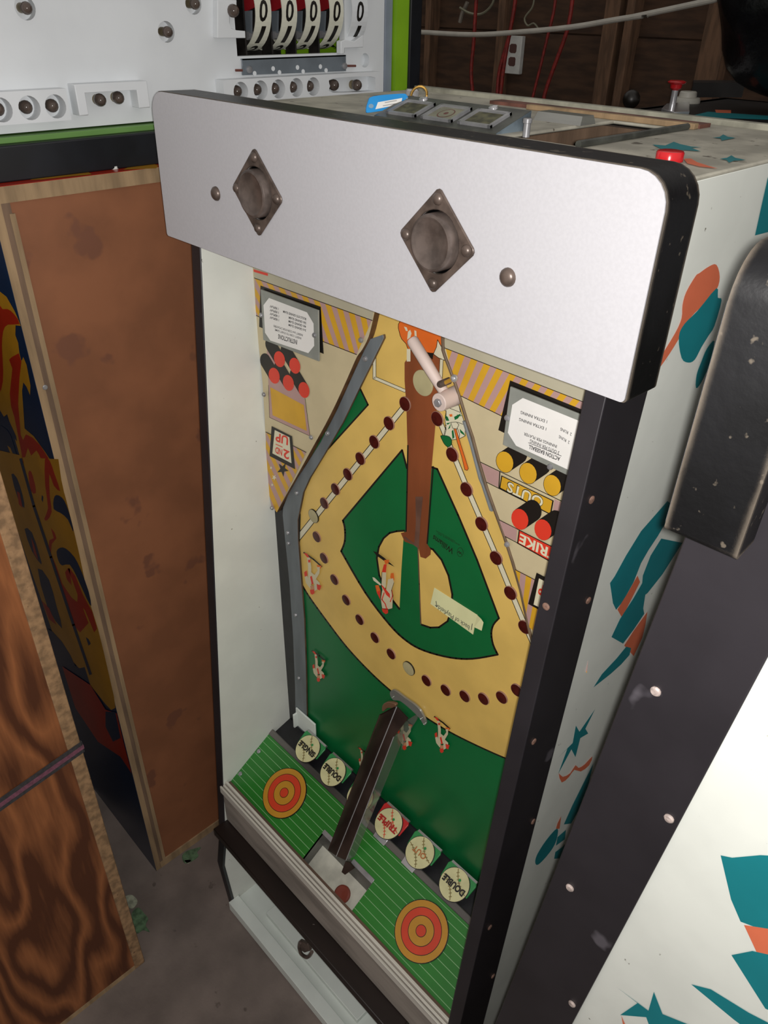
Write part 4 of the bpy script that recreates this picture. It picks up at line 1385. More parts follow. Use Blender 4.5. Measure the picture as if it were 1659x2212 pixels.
for u in (uL + 0.03, uL + 0.135):
    MB().lathe([(0.0055, 0), (0.005, 0.002), (0.001, 0.003)], pW + Vector((u, 0, 0)) + eW * 0.053 + nW * 0.0, nW, 12).build('housing_screw', m_chrome, cw)
MB().lathe([(0.0036, 0), (0.0036, 0.0125), (0.0047, 0.013), (0.0047, 0.0165), (0.004, 0.0172), (0.0005, 0.0174)], S_TOP.at(G_((672, 238))[0]), (0, 0, 1), 16).build('coin_plunger', m_steel, R1)
# open door hole and its hinge
MB().box(-0.05, 0.18, 0.362, 0.372, z0, z0 + 0.006).build('door_edge', m_ply, R1, bevel=0.001)
MB().box(-0.12, 0.18, 0.375, 0.40, z0, z0 + 0.004).build('rust_strip', M('rusty_strip', '#7b4f42', 0.7, var=0.3, vs_=30), R1)
MB().tube([(0.174, 0.150, z0 + 0.003), (0.174, 0.358, z0 + 0.003)], 0.0035, 8).build('piano_hinge', m_cgrey, R1)
MB().hexa([(0.02, 0.285, z0), (0.085, 0.285, z0), (0.085, 0.315, z0), (0.02, 0.315, z0), (0.022, 0.290, z0 + 0.009), (0.083, 0.290, z0 + 0.009), (0.083, 0.312, z0 + 0.009), (0.022, 0.312, z0 + 0.009)]).build('white_coin_box', m_clearg, R1)
MB().box(-0.31, 0.318, 0.425, 0.438, z0 - 0.001, z0 + 0.006).build('rear_edge_strip', M('chipped_edge', '#a8a695', 0.6, var=0.2, vs_=30), R1, bevel=0.001)
MB().lathe([(0.0118, 0), (0.0118, 0.0065), (0.011, 0.0078), (0.009, 0.0083), (0.0005, 0.0083)], S_TOP.at(G_((1255, 334))[0]), (0, 0, 1), 28).build('start_button', M('red_plastic', '#c32429', 0.18, var=0.05), R1)

# key with a blue tag in the lock
lk = Surf((0, 0, z0 + 0.006), (0, 0, 1)).at(K('T', (362, 112))[0]) - Vector((0, 0, 0.006))
MB().lathe([(0.009, 0), (0.009, 0.012), (0.0075, 0.014), (0.0005, 0.014)], lk, (0, 0, 1), 18).build('lock_cylinder', m_chrome, R1)
kb = Surf(Vector((-0.116, 0.18, z0 + 0.0115)), Vector((1, -0.45, 0.2)))
KT = root('key_tag', kb.at(K('T', (160, 200))[0]), 'blue plastic key tag with white paper label beside the lock', 'key tag')
tg = [kb.at(p) for p in smooth(K('T', (5, 235), (20, 160), (60, 118), (280, 98), (320, 110), (330, 140), (310, 185), (250, 210), (40, 245)), 3)]
m_blue = M('blue_plastic', '#1f8fd6', 0.35, var=0.04)
MB().prism(tg, kb.n * -0.003).build('tag_body', m_blue, KT, bevel=0.0008)
kp = Print(kb, 0.0003)
kp.px(K('T', (95, 165), (285, 132), (275, 180), (75, 220)), m_paper)
kp.line(K('T', (150, 168), (240, 152)), 1.6, M('tag_pencil', '#9c9c9c', 0.7))
kp.line(K('T', (135, 193), (235, 176)), 1.6, MATS['tag_pencil'])
kp.px(K('T', *ell(42, 195, 20, 17, 0)), M('tag_hole', '#7d9db5', 0.5))
kp.build('tag_label', KT)
rg = Surf(Vector((-0.128, 0.225, z0 + 0.012)), Vector((0.55, -0.75, 0.35)))
rc = rg.at(K('T', (415, 110))[0])
MB().tube([rc + (Vector((0.8, 0.6, 0)) * math.cos(t * 0.349) + Vector((0, 0.2, 0.98)) * math.sin(t * 0.349)) * 0.0095 for t in range(19)], 0.0016, 6).build('key_ring', M('brass', '#b08a45', 0.3, metal=0.8), KT)
MB().tube([kb.at(K('T', (318, 140))[0]), rg.at(K('T', (370, 125))[0]), rc - Vector((0.006, 0.005, 0.002))], 0.0016, 6).build('key_blade', m_steel, KT)

# ------------------------------------------------------------------ cabinet with the brown underside
m_hard = M('brown_hardboard', '#8f5b3c', 0.62, var=0.1, vs_=9, bump=0.05, bs=120, dirt=('#754a35', 13, 0.65))
m_navy = M('navy_paint', '#0f2a4a', 0.3, var=0.06, vs_=20)
m_fy = M('flame_yellow', '#b8851d', 0.3, var=0.06, vs_=20)
m_fr = M('flame_red', '#a8260f', 0.3, var=0.06, vs_=20)
m_olive = m_fy
BX, BY, BZ = -0.501, -0.164, L + 0.057
R3 = root('flame_pinball_cabinet', (-0.8, 0.15, 0), 'pinball cabinet on end, brown hardboard underside and blue side painted with red and yellow flames', 'pinball cabinet')
sp_ = MB().box(-1.02, BX, BY, BY + 0.012, 0.0, BZ).build('side_panel', [m_navy], R3, shade=False)
MB().box(-0.56, BX + 0.0004, BY + 0.0005, BY + 0.0125, 0.001, BZ - 0.001).build('plywood_layer', m_ply, R3, shade=False)
MB().box(-0.56, BX + 0.0002, BY + 0.0125, BY + 0.0245, 0.012, BZ - 0.012).build('plywood_layer', m_plyd, R3, shade=False)
MB().box(-0.56, BX + 0.0006, BY + 0.0205, BY + 0.028, 0.016, BZ - 0.035).build('plywood_layer', m_ply, R3, shade=False)
MB().box(-1.02, BX, 0.430, 0.456, 0.0, BZ).build('side_panel', m_navy, R3, shade=False)
MB().box(-0.56, BX + 0.0004, BY + 0.012, 0.43, 0.0, 0.022).build('rear_panel_edge', m_ply, R3, shade=False)
MB().box(-0.56, BX + 0.0003, BY + 0.012, 0.43, BZ - 0.021, BZ - 0.0005).build('front_panel_edge', m_ply, R3, shade=False)
fpn = MB().box(-1.02, BX, BY + 0.002, 0.455, BZ - 0.012, BZ).build('front_panel', m_fr, R3, shade=False)
MB().box(-0.54, BX - 0.003, BY + 0.024, 0.43, 0.020, BZ - 0.018).build('underside_panel', m_hard, R3)
screw(R3, Surf((BX + 0.001, 0, 0), (1, 0, 0)).at(K('e', (323, 1615))[0]), (1, 0, 0), 0.004, m_steel)
S_FT = Surf((0, 0, BZ), (0, 0, 1))
Print(S_FT, 0.0003).each('painted_shape', fpn, (
    (K('e', (215, 128), (300, 98), (480, 80), (620, 65), (660, 88), (480, 105), (300, 125)), m_fy),
    (K('e', (880, 55), (960, 20), (1080, 5), (1135, 25), (1120, 45), (990, 50)), m_fy),
    (K('e', (0, 95), (100, 95), (200, 90), (150, 120), (0, 135)), m_navy)))
S_FL = Surf((0, BY, 0), (0, -1, 0))
fa = Print(S_FL, 0.0003)
Q_ = lambda *q: K('Q', *q)
f_ = lambda *q: K('f', *q)
fa.px(Q_((-60, 530), (0, 535), (50, 575), (110, 680), (150, 770), (160, 800), (120, 795), (118, 870), (140, 930), (150, 1010), (165, 1070), (180, 1040), (205, 1100), (235, 1260), (232, 1335), (205, 1270), (180, 1235), (170, 1300), (180, 1440), (190, 1590), (260, 1650), (340, 1760), (420, 1880), (465, 1950), (500, 2110), (440, 2085), (410, 2120), (405, 2212), (360, 2230), (270, 2230), (200, 2100), (180, 1900), (120, 1690), (55, 1480), (30, 1500), (-60, 1350)), m_fy)
fa.px(Q_((-60, 640), (20, 670), (60, 670), (110, 710), (150, 785), (60, 790), (25, 840), (15, 960), (25, 1150), (10, 1290), (-60, 1330)), m_fr, 2)
fa.px(Q_((70, 1060), (90, 1040), (145, 1010), (165, 1075), (150, 1200), (140, 1400), (160, 1640), (178, 1680), (200, 1635), (250, 1660), (310, 1720), (380, 1830), (420, 1930), (470, 2070), (430, 2040), (390, 1990), (390, 2120), (385, 2230), (345, 2230), (340, 1990), (350, 1900), (300, 1790), (280, 1760), (240, 1800), (215, 1740), (180, 1860), (150, 1700), (110, 1500), (85, 1420), (75, 1320), (95, 1130)), m_fr)
fa.px(Q_((225, 1920), (240, 1920), (270, 1990), (295, 2060), (280, 2105), (250, 2090), (215, 1980)), m_fr, 2)
fa.px(Q_((50, 1500), (70, 1530), (125, 1650), (130, 1690), (90, 1640)), m_navy)
fa.px(Q_((-40, 1580), (20, 1575), (80, 1640), (130, 1800), (180, 1900), (170, 2000), (120, 1900), (60, 1860), (20, 1760)), m_navy, 2)
fa.px(Q_((55, 1720), (80, 1740), (125, 1850), (100, 1830)), m_olive)
fa.px(Q_((90, 1990), (120, 2010), (160, 2060), (190, 2150), (180, 2250), (120, 2180)), m_navy, 2)
# lower half
fa.px(f_((120, -30), (310, -20), (330, 120), (350, 190), (390, 350), (420, 480), (470, 720), (520, 880), (550, 1000), (605, 1240), (612, 1300), (590, 1312), (560, 1280), (480, 1180), (380, 860), (300, 640), (240, 430), (180, 250)), m_fy)
fa.px(f_((238, -20), (265, -10), (290, 60), (320, 150), (285, 120), (262, 60), (265, 180), (275, 260), (250, 305), (235, 295), (255, 240), (240, 120)), m_fr, 2)
fa.px(f_((150, 55), (165, 45), (185, 110), (190, 160), (165, 150)), m_fr, 2)
fa.px(f_((270, 345), (290, 370), (300, 400), (275, 430), (270, 480), (300, 550), (330, 640), (380, 715), (410, 738), (412, 700), (390, 640), (360, 560), (345, 580), (355, 620), (380, 650), (370, 560), (400, 600), (440, 700), (490, 790), (515, 880), (500, 900), (450, 780), (440, 770), (470, 850), (425, 900), (380, 850), (350, 740), (320, 690), (290, 600), (262, 520), (258, 450), (262, 410), (285, 400)), m_fr)
fa.px(f_((285, 190), (300, 170), (330, 185), (355, 230), (385, 330), (388, 365), (360, 300), (320, 265), (285, 245)), m_navy, 2)
fa.px(f_((300, 470), (320, 450), (350, 455), (395, 500), (430, 570), (470, 680), (485, 760), (460, 720), (410, 610), (370, 540), (330, 545), (310, 520)), m_navy, 2)
fa.px(f_((455, 925), (470, 935), (482, 960), (470, 970)), m_navy)
fa.px(f_((222, 170), (230, 180), (228, 210), (220, 195)), m_navy)
# flame art further back on the side
fa.px(f_((-60, -80), (110, -40), (170, 200), (260, 480), (380, 820), (470, 1080), (420, 1090), (300, 960), (210, 700), (140, 500), (60, 250), (-60, 0)), m_olive)
fa.line(f_((110, -20), (180, 230), (270, 500), (390, 860), (480, 1120)), 6, m_navy)
for q in (((60, 60), (90, 80), (120, 170), (130, 240), (95, 190)), ((130, 350), (170, 370), (210, 490), (220, 540), (170, 470)), ((200, 560), (260, 620), (300, 760), (330, 880), (250, 760)), ((250, 880), (330, 950), (400, 1080), (330, 1060))):
    fa.px(f_(*q), m_navy, 2)
for q in (((90, 150), (105, 160), (120, 240), (100, 220)), ((165, 395), (180, 430), (205, 520), (180, 480)), ((220, 730), (260, 770), (300, 860), (260, 830))):
    fa.px(f_(*q), m_fr)
fa.px(f_((330, 1080), (480, 1180), (560, 1310), (620, 1330), (660, 1500), (700, 1650), (640, 1560), (520, 1480), (400, 1300)), m_fr)
fa.px(f_((560, 1320), (612, 1322), (640, 1460), (600, 1480), (560, 1400)), m_navy)
fa.build('flame_art', sp_)
# white scrap on its top
sc = MB().prism([S_FT.at(p) for p in smooth(K('e', (698, 40), (740, 28), (800, 30), (858, 38), (840, 52), (760, 55), (710, 50)), 3)], (0, 0, 0.004))
top(sc.build('plastic_scrap', m_white2, bevel=0.0008), 'small white plastic scrap lying before the black head base', 'scrap')

# ------------------------------------------------------------------ nearer plywood cabinet
m_pgrain = M_grain('cathedral_plywood', '#9a5f38', '#522c18', 9.0, 6, (1.0, 4.0, 1.0), 0.5, 0.28, 0.72)
m_part = M('particle_edge', '#a17f5c', 0.85, var=0.2, vs_=70, bump=0.25, dirt=('#6d523a', 80, 0.68))
NX = -0.333
R4 = root('plywood_cabinet', (-0.62, -0.6, 0), 'wooden cabinet on end with bare grained plywood underside and particle board edge', 'cabinet')
MB().box(-0.90, NX, -0.3105, -0.2885, 0.0, 1.36).build('side_panel', m_part, R4, bevel=0.0015)
MB().box(-0.90, NX, -0.93, -0.908, 0.0, 1.36).build('side_panel', m_part, R4, bevel=0.0015)
MB().box(NX - 0.012, NX - 0.001, -0.908, -0.3105, 0.012, 1.36).build('underside_panel', m_pgrain, R4, shade=False)
MB().box(-0.90, NX - 0.0005, -0.908, -0.3105, 0.0, 0.014).build('rear_panel', m_ply, R4, shade=False)
MB().box(-0.90, NX - 0.013, -0.908, -0.3105, 1.345, 1.36).build('front_panel', m_ply, R4, shade=False)
# webbing strap round it
m_web = M('grey_webbing', '#3d3a3c', 0.8, var=0.15, vs_=200, bump=0.2)
m_webp = M('pink_webbing', '#7c4a5c', 0.8, var=0.15, vs_=200, bump=0.2)
R5 = root('webbing_strap', (NX, -0.6, 0.66), 'dark webbing strap with pink centre stripe round plywood cabinet', 'strap')
za, zb_ = L - 0.772, L - 0.868
ya, yb_ = -0.2875, -0.931
def strapq(y, hw, o):
    t = (y - ya) / (yb_ - ya)
    z = za + (zb_ - za) * t
    return Vector((NX + o, y, z - hw)), Vector((NX + o, y, z + hw))
for hw, o, nm, m in ((0.0125, 0.0016, 'strap_band', m_web), (0.0042, 0.0024, 'pink_stripe', m_webp)):
    sm_ = MB()
    a0, a1 = strapq(ya, hw, o)
    b0, b1 = strapq(yb_, hw, o)
    bx_ = Vector((0.0002 - o, 0, 0))
    sm_.hexa([a0, b0, b0 + bx_, a0 + bx_, a1, b1, b1 + bx_, a1 + bx_])
    e0, e1 = a0 + Vector((0, 0.001 + (o - 0.0016), 0)), a1 + Vector((0, 0.001 + (o - 0.0016), 0))
    fx = Vector((-0.004, 0, 0))
    sm_.hexa([e0, e0 + Vector((0, -0.0015, 0)), e0 + fx + Vector((0, -0.0015, 0)), e0 + fx, e1, e1 + Vector((0, -0.0015, 0)), e1 + fx + Vector((0, -0.0015, 0)), e1 + fx])
    sm_.build(nm, m, R5, shade=False)

# ------------------------------------------------------------------ scoring head standing on the flame cabinet
HX = -0.55
R6 = root('pinball_head', (-0.68, 0.24, BZ), 'black scoring head with opened white lamp panel, bulbs and number reels', 'pinball head')
S_H = Surf((HX, 0, 0), (1, 0, 0))
m_hw = M('lamp_panel_white', '#dfe3e6', 0.5, var=0.025, vs_=12)
m_hgreen = M('lime_paint', '#86b81f', 0.45, var=0.05, vs_=14)
m_hgreen2 = M('ledge_green', '#6f9b52', 0.5, var=0.1, vs_=30, stretch=(1, 0.2, 1))
m_hgrey = M('grey_frame', '#8b95a3', 0.4, var=0.06)
m_hblack = M('head_black', '#14171d', 0.45, var=0.2, vs_=20)
m_brk = M('bracket_grey', '#7c858d', 0.4, metal=0.3, var=0.08, vs_=30)
y0h, y1h, zth = -0.20, 0.672, L + 0.84
zpb = L + 0.111                      # lower edge of the white panel
MB().box(-0.80, -0.520, y0h, y1h, BZ, L + 0.101).build('head_base', m_hblack, R6, bevel=0.002)
for y0_, y1_ in ((y0h, y0h + 0.03), (0.643, y1h)):
    MB().box(-0.80, -0.535, y0_, y1_, L + 0.101, zth).build('head_side', m_hblack, R6, bevel=0.002)
MB().box(-0.80, -0.535, y0h, y1h, zth, zth + 0.03).build('head_top', m_hblack, R6)
MB().box(-0.80, -0.790, y0h + 0.03, 0.643, L + 0.101, zth).build('head_back', m_hgreen, R6)
MB().box(-0.79, -0.537, y0h + 0.03, 0.61, L + 0.101, L + 0.1085).build('green_ledge', m_hgreen2, R6, bevel=0.001)
MB().box(-0.79, -0.540, 0.612, 0.643, L + 0.102, zth).build('green_liner', m_hgreen, R6)
MB().box(-0.62, -0.548, 0.592, 0.610, L + 0.102, zth).build('panel_frame', m_hgrey, R6, bevel=0.001)

def panel_with_holes(outer, holes, x, th, nm, parent, m, mback):
    """flat board in the plane x = const with round holes through it"""
    b = MB()
    loops = [[Vector((x, p[0], p[1])) for p in outer]]
    for h_ in holes:
        if len(h_) == 3:
            cy, cz, r = h_
            h_ = [(cy + r * math.cos(-2 * math.pi * k / 20), cz + r * math.sin(-2 * math.pi * k / 20)) for k in range(20)]
        loops.append([Vector((x, p[0], p[1])) for p in h_])
    flat = [v for l in loops for v in l]
    b.v += flat
    for t in tessellate_polygon(loops):
        b.f.append(list(t))
        b.m.append(0)
    i0 = 0
    back = Vector((-th, 0, 0))
    for l in loops:
        n = len(l)
        base = len(b.v)
        b.v += [v + back for v in l]
        for k in range(n):
            j = (k + 1) % n
            b.f.append([i0 + k, i0 + j, base + j, base + k])
            b.m.append(0)
        i0 += n
    for l in loops[1:]:
        b.poly([v + back * 0.95 for v in l], 1)
    return b.build(nm, [m, mback], parent, fix=False)

def hz(k, p, off=0.0):
    v = S_H.at(K(k, p)[0], off)
    return v.y, v.z
m_bulb = M('lamp_glass', '#5b4f48', 0.12, var=0.15, vs_=80)
m_sock = M('bulb_socket', '#8a7c5e', 0.4, metal=0.5, var=0.1)
def bulb(parent, y, z, x, r=0.0075):
    o = MB().ball((x + 0.006, y, z), r, 14, 0, (1.15, 1, 1)).build('lamp_bulb', m_bulb, parent)
    MB().cyl((x - 0.012, y, z), (x + 0.001, y, z), r * 0.8, n=14).build('bulb_base', m_sock, o)
    return o
m_hole = m_hw
loose = [hz('a', p) for p in ((100, 32), (662, 127), (770, 15))] + [hz('H', (1228, 503))]
holes = [(y, z, 0.0135) for y, z in loose[:3]] + [(loose[3][0], loose[3][1], 0.011)]
oy0, oz0 = hz('H', (165, 470))
oy1, _z = hz('H', (1060, 455))
zt2 = zth - 0.002
outer = [(y0h + 0.031, zpb), (0.591, zpb), (0.591, zt2), (oy1, zt2), (oy1, oz0), (oy0, oz0), (oy0, zt2), (y0h + 0.031, zt2)]
lp = panel_with_holes(outer, holes, HX, 0.014, 'lamp_panel', R6, m_hw, m_hole)
for y, z in loose[:3]:
    bulb(R6, y, z, HX - 0.002)
# lamp boxes along the lower edge
def lamp_box(k, y_l, y_r, zb, zt, hol, th, nm='lamp_box', slots=()):
    o = panel_with_holes([(y_l, zb), (y_r, zb), (y_r, zt), (y_l, zt)], list(hol) + list(slots), HX + th, th, nm, R6, m_hw, m_hole)
    for y, z, r in hol:
        bulb(o, y, z, HX + 0.004, 0.0085)
    return o
TH = 0.022
yl0, zl0 = hz('a', (285, 478), TH)
_, zl1 = hz('a', (270, 352), TH)
hl = []
for p in ((5, 438), (118, 430), (222, 424)):
    y, z = hz('a', p, TH)
    hl.append((y, z, 0.0145))
y_, z_ = hl[0][0] - (hl[1][0] - hl[0][0]), hl[0][1]
hl = [(y_, z_, 0.0145)] + hl
lamp_box('a', y_ - 0.03, yl0, zl0, zl1, hl, TH)
ym0, zm0 = hz('a', (318, 462), TH)
ym1, zm1 = hz('a', (585, 322), TH)
yi0, zi0 = hz('a', (350, 440), TH)
yi1, zi1 = hz('a', (545, 358), TH)
bk_ = MB().prism([(HX, y, z) for y, z in ((ym0, zm0), (yi0, zm0), (yi0, zi1), (yi1, zi1), (yi1, zm0 + 0.004), (ym1, zm0 + 0.004), (ym1, zm1), (ym0, zm1))], (TH, 0, 0)).build('lamp_box', m_hw, R6, bevel=0.001)
for p in ((390, 397), (462, 388)):
    y, z = hz('a', p, 0.004)
    bulb(bk_, y, z, HX + 0.004, 0.0085)
yr0, zr1 = hz('H', (45, 668), TH)
yr1, zr0 = hz('H', (1358, 770), TH)
hr = []
for p in ((195, 765), (360, 752), (508, 742), (658, 730), (798, 722)):
    y, z = hz('H', p, TH)
    hr.append((y, z, 0.0138))
yc, zc = hz('H', (960, 715), TH)
yd, zd = hz('H', (1315, 700), TH)
slot = smooth([(yc, zc - 0.010), (yc - 0.006, zc), (yc, zc + 0.011), (yd - 0.01, zd + 0.012), (yd, zd + 0.004), (yd, zd - 0.008), (yd - 0.01, zd - 0.011)], 3)
rb = lamp_box('H', yr0, yr1, zpb, zr1, hr, TH, slots=(slot[::-1],))
for p in ((993, 712), (1185, 712)):
    y, z = hz('H', p, TH)
    bulb(rb, y, z, HX + 0.008, 0.009)
# number reels
m_reel = M('reel_white', '#dcdccb', 0.4, var=0.03)
RR = 0.0565
rx, rz = HX - 0.050, hz('H', (790, 92), -0.0)[1]
def reel(yc, wdt=0.030, full=True):
    n = 48
    b = MB()
    for k in range(n if full else 20):
        a0 = 2 * math.pi * (k - 10) / n
        a1 = 2 * math.pi * (k - 9) / n
        P0 = Vector((math.cos(a0), 0, math.sin(a0)))
        P1 = Vector((math.cos(a1), 0, math.sin(a1)))
        c = Vector((rx, yc, rz))
        h_ = Vector((0, wdt / 2, 0))
        for r0, r1 in ((RR, RR), (RR - 0.0015, RR - 0.0015)):
            b.face([c + P0 * r0 - h_, c + P1 * r0 - h_, c + P1 * r1 + h_, c + P0 * r0 + h_])
        for s in (-1, 1):
            b.face([c + P0 * RR + h_ * s, c + P1 * RR + h_ * s, c + P1 * (RR - 0.0015) + h_ * s, c + P0 * (RR - 0.0015) + h_ * s])
    return b
def digits(yc, parent, wdt=0.030):
    b = MB()
    for dgt in range(-2, 4):
        V, Fc = textmesh(str(dgt % 10), 0.02, 8)
        aw = 0.0078 if dgt != 1 else 0.0042
        base = len(b.v)
        for x, y in V:
            ang = -math.radians(36 * dgt) + (y - 0.5) * 0.52
            sl = (y - 0.5) * 0.004
            b.v.append(Vector((rx + (RR + 0.0004) * math.cos(ang), yc + (x - 0.5) * 2 * aw + sl, rz + (RR + 0.0004) * math.sin(ang))))
        for f0 in Fc:
            b.f.append([base + i for i in f0])
            b.m.append(0)
    return b.build('digits', p_blk, parent, fix=False, shade=False)
rys = []
S_RF = Surf((rx + RR, 0, 0), (1, 0, 0))
for p in ((383, 92), (602, 92), (800, 92), (995, 92)):
    rys.append(S_RF.at(K('H', p)[0]).y)
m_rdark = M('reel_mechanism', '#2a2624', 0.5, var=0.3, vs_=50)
m_rred = M('reel_red', '#9a1f26', 0.4, var=0.1)
for yc in rys:
    ro = reel(yc).build('score_reel', m_reel, R6, fix=False)
    digits(yc, ro)
    MB().cyl((rx, yc - 0.002, rz), (rx, yc + 0.006, rz), 0.040, n=24).build('reel_core', m_rdark, ro)
    MB().prism([(rx + 0.006, yc - 0.010, rz + 0.05), (rx + 0.040, yc - 0.010, rz + 0.03), (rx + 0.046, yc - 0.010, rz + 0.004), (rx + 0.016, yc - 0.010, rz - 0.004)], (0, 0.003, 0)).build('reel_stop', m_rred, ro)
    MB().prism([(rx + 0.012, yc - 0.012, rz - 0.002), (rx + 0.04, yc - 0.012, rz + 0.0), (rx + 0.036, yc - 0.012, rz - 0.030), (rx + 0.010, yc - 0.012, rz - 0.04)], (0, 0.003, 0)).build('reel_spring', m_brk, ro)
    MB().cyl((rx + 0.03, yc - 0.016, rz - 0.034), (rx + 0.03, yc + 0.012, rz - 0.034), 0.006, n=10).build('reel_coil', m_steel, ro)
    MB().box(rx + 0.004, rx + 0.030, yc - 0.020, yc - 0.017, rz - 0.095, rz + 0.02).build('reel_bracket', m_rdark, ro)
    MB().tube([(rx + 0.034, yc - 0.005, rz - 0.095), (rx + 0.034, yc - 0.005, rz - 0.062)], 0.0025, 6).build('reel_post', m_steel, ro)
y5 = S_H.at(K('H', (1190, 92))[0], 0.0135).y
rx5 = rx
rx = HX - RR * 0.76
o5 = reel(y5, 0.036, False).build('fixed_zero_strip', m_hw, R6, fix=False)
digits(y5, o5)
rx = rx5
# metal bracket under the reels
bq = [S_H.at(p, 0.004) for p in K('H', (203, 490), (1070, 458), (1072, 592), (207, 628))]
brk = MB().prism(bq, (-0.002, 0, 0)).build('reel_bracket_plate', m_brk, R6, bevel=0.0006)
MB().prism([bq[0], bq[1], bq[1] + Vector((-0.05, 0, 0)), bq[0] + Vector((-0.05, 0, 0))], (0, 0, -0.002)).build('bracket_shelf', m_brk, brk)
for p in ((462, 572), (665, 562), (856, 555), (515, 604), (712, 596), (903, 587), (308, 612)):
    MB().lathe([(0.0035, 0), (0.0035, 0.0006), (0.0005, 0.0007)], S_H.at(K('H', p)[0], 0.004), (1, 0, 0), 12).build('bracket_hole', m_hw, brk)
for p in ((262, 580), (1055, 550)):
    screw(brk, S_H.at(K('H', p)[0], 0.004), (1, 0, 0), 0.0055, m_steel, 'screw', 0.004)
for a, b_ in (((150, 586), (205, 586)), ((1070, 549), (1150, 549))):
    MB().tube([S_H.at(p, 0.004) for p in K('H', a, b_)], 0.002, 6).build('bracket_pin', M('brown_pin', '#6a3a30', 0.5), brk)
# dark chamber behind the first reels
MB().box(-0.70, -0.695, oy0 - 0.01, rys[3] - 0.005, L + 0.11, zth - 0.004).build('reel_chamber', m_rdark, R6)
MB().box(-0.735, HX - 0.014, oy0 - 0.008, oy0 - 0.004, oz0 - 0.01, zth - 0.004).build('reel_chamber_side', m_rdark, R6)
# side tab left of the reels
tb = [S_H.at(p, 0.012) for p in K('H', (0, 0), (160, 0), (160, 70), (100, 55), (103, 200), (115, 235), (160, 252), (232, 258), (235, 318), (0, 318))]
MB().prism(tb, (-0.012, 0, 0)).build('reel_side_tab', m_hw, R6, bevel=0.001)
y, z = hz('H', (122, 90), 0.012)
bulb(R6, y, z, HX + 0.008, 0.009)
tb = [S_H.at(p, 0.012) for p in K('H', (1028, 345), (1060, 330), (1140, 345), (1215, 290), (1215, 395), (1058, 402), (1055, 450), (1028, 450))]
MB().prism(tb, (-0.012, 0, 0)).build('reel_side_tab', m_hw, R6, bevel=0.001)

# ------------------------------------------------------------------ things at the back of the garage
RO = root('wall_outlet', SW.at(K('J', (765, 365))[0]), 'white duplex power outlet on the dark board wall', 'outlet')
oc = SW.at(K('J', (765, 365))[0])
oc = Vector((oc.x, 2.0, oc.z))
FR[RO.name] = Matrix.Translation(-Vector(RO.location))
MB().box(oc.x - 0.036, oc.x + 0.036, 1.994, 2.014, oc.z - 0.058, oc.z + 0.058).build('cover_plate', M('outlet_white', '#cfd0cc', 0.4), RO, bevel=0.002)
for dz in (-0.020, 0.020):
    MB().prism([(oc.x + x, 1.9935, oc.z + dz + z) for x, z in ((-0.015, 0.009), (-0.008, 0.014), (0.012, 0.014), (0.016, 0.009), (0.016, -0.009), (0.012, -0.014), (-0.008, -0.014), (-0.015, -0.009))], (0, 0.003, 0)).build('socket', M('socket_brown', '#5a3b36', 0.5), RO)
def back(k, p, y):
    return Surf((0, y, 0), (0, -1, 0)).at(K(k, p)[0])
cb_ = [back('J', p, 1.75) for p in smooth([(150, 213), (500, 230), (800, 213), (1150, 180), (1450, 130), (1659, 98)], 4, False)] + [back('b', p, 1.75) for p in ((1100, 72), (1300, 30), (1440, 0), (1560, -35))]
cbo = MB().tube(cb_, 0.0075, 10).build('white_cable', M('cable_white', '#b8b4aa', 0.5, var=0.05))
top(cbo, 'thick white cable slung across the dark board wall', 'cable')
m_cord = M('red_cord', '#8a2018', 0.6, var=0.2, vs_=80)
for pts, lab in (([(525, -60), (515, 60), (500, 300), (485, 470), (495, 620), (500, 700)], 'red cord hanging nearest the black head edge'),
                 ([(785, -60), (770, 60), (735, 250), (705, 420), (680, 620), (675, 700)], 'red cord hanging in front of the outlet'),
                 ([(745, 215), (720, 300), (690, 400), (665, 520), (658, 700)], 'red cord beside outlet, looped behind the hanging one'),
                 ([(1052, -60), (1030, 90), (990, 250), (940, 460), (895, 640), (885, 720)], 'red cord right of the outlet, thinner of the two'),
                 ([(1165, -60), (1140, 120), (1110, 240), (1040, 430), (980, 600), (955, 720)], 'red cord right of the outlet, thicker and bent')):
    o = MB().tube([back('J', p, 1.80) for p in smooth(pts, 4, False)], 0.0045 if 'thinner' in lab else 0.006, 6).build('red_cord', m_cord)
    top(o, lab, 'cord', 'red cords hanging before the wall')
o = MB().tube([back('J', p, 1.86) for p in smooth([(640, -40), (628, 20), (590, 70), (540, 95), (470, 85), (410, 50)], 4, False)], 0.004, 6).build('wire_loop', M('old_wire', '#7d7a66', 0.5))
top(o, 'thin pale wire loop hanging on the dark wall', 'wire')
hk_ = MB().tube([back('J', p, 1.88) for p in smooth([(460, 15), (445, 50), (425, 90), (410, 150)], 3, False)], 0.007, 8).build('wall_hook', M('hook_metal', '#8a8278', 0.5, metal=0.4))
top(hk_, 'small worn metal hook on the dark wall', 'hook')
o = MB().tube([back('J', p, 1.9) for p in smooth([(905, -20), (890, 50), (840, 120), (860, 170), (900, 155), (930, 190)], 4, False)], 0.003, 6).build('wire_loop', MATS['old_wire'])
top(o, 'faint dark wire dangling right of the outlet', 'wire')

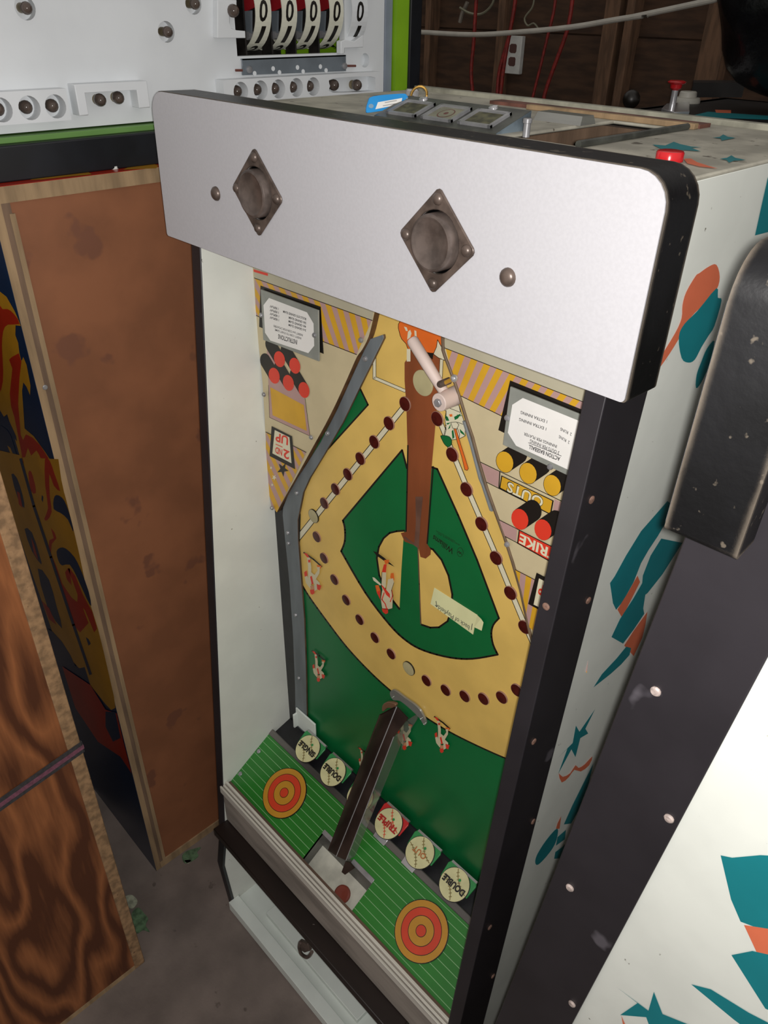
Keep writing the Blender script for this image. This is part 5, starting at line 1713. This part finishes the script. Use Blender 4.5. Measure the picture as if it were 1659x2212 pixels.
# black bag hanging at the right
bb = MB().ball((0, 0, 0), 0.2, 40, 0, (1, 0.7, 1.15))
rb_ = random.Random(11)
ctr = back('b', (1640, 60), 1.15)
def nz3(v):
    return math.sin(v.x * 31 + v.z * 17) * 0.35 + math.sin(v.z * 43 - v.y * 23 + 1.3) * 0.35 + math.sin(v.x * 71 + v.z * 53) * 0.2
bb.v = [v * (1 + 0.10 * nz3(v)) * 0.92 + ctr + Vector((0.045, 0.1, 0.065)) for v in bb.v]
top(bb.build('black_bag', M('black_polythene', '#0d0e11', 0.28, var=0.2, vs_=30, bump=0.6, bs=60)), 'glossy black plastic bag bulging before the wall', 'bag')

# third machine behind, its end looking up
TZ = L + 0.092
S_T3 = Surf((0, 0, TZ), (0, 0, 1))
R7 = root('dark_pinball_cabinet', (0.05, 1.2, 0), 'dark pinball cabinet on end behind, with plunger and coin door on top', 'pinball cabinet')
m_t3 = M('dark_cabinet_paint', '#1f1d1c', 0.5, var=0.3, vs_=12)
x0_, x1_, y0_, y1_ = -0.30, 0.34, 0.95, 1.45
MB().box(x0_, x0_ + 0.02, y0_, y1_, 0, TZ).build('side_panel', m_t3, R7)
MB().box(x1_ - 0.02, x1_, y0_, y1_, 0, TZ).build('side_panel', m_t3, R7)
MB().box(x0_ + 0.02, x1_ - 0.02, y0_, y0_ + 0.02, 0, TZ).build('playfield_glass_side', m_t3, R7)
MB().box(x0_ + 0.02, x1_ - 0.02, y1_ - 0.02, y1_, 0, TZ).build('underside_panel', m_t3, R7)
fp3 = MB().box(x0_, x1_, y0_, y1_, TZ - 0.02, TZ).build('front_panel', m_t3, R7, bevel=0.003)
I_ = lambda *q: K('I', *q)
pb = S_T3.at(I_((700, 520))[0])
MB().prism([S_T3.at(p) for p in I_((590, 560), (640, 510), (870, 490), (870, 590), (720, 600))], (0, 0, 0.006)).build('plunger_plate', m_chrome, R7, bevel=0.001)
sx7 = Surf(pb, Vector((0, -1, 0)))
zt7 = sx7.at(I_((725, 345))[0]).z
pl = MB().cyl(pb, Vector((pb.x, pb.y, zt7)), 0.0065, n=14).build('plunger_rod', m_chrome, R7)
ztk = sx7.at(I_((730, 245))[0]).z
MB().lathe([(0.006, 0), (0.011, 0.004), (0.012, (ztk - zt7) * 0.6), (0.017, (ztk - zt7) * 0.7), (0.019, (ztk - zt7) * 0.85), (0.014, ztk - zt7), (0.0005, ztk - zt7)], (pb.x, pb.y, zt7), (0, 0, 1), 20).build('plunger_knob', MATS['red_plastic'], pl)
wc = S_T3.at(I_((845, 470))[0])
MB().lathe([(0.028, 0), (0.028, 0.006), (0.026, 0.010), (0.019, 0.011), (0.018, 0.020), (0.016, 0.022), (0.0005, 0.022)], wc, (0, 0, 1), 26).build('white_cap', M('cap_white', '#b8b6ac', 0.5), R7)
tl = Print(S_T3, 0.0005)
tl.px(I_((1060, 560), (1659, 600), (1659, 640), (1100, 620), (900, 600)), m_teal)
tl.px(I_((1130, 540), (1290, 545), (1290, 575), (1140, 570)), m_orange)
tl.build('painted_art', fp3)
kn = S_T3.at(I_((285, 500))[0])
MB().ball(Vector((kn.x, kn.y, TZ + 0.012)), 0.018, 16).build('black_knob', p_blk, R7)
MB().hexa([S_T3.at(p) + Vector((0, 0.05, dz)) for dz in (0, 0.03) for p in I_((780, 430), (1300, 430), (1300, 400), (780, 400))]).build('tilted_lid', m_t3, R7)
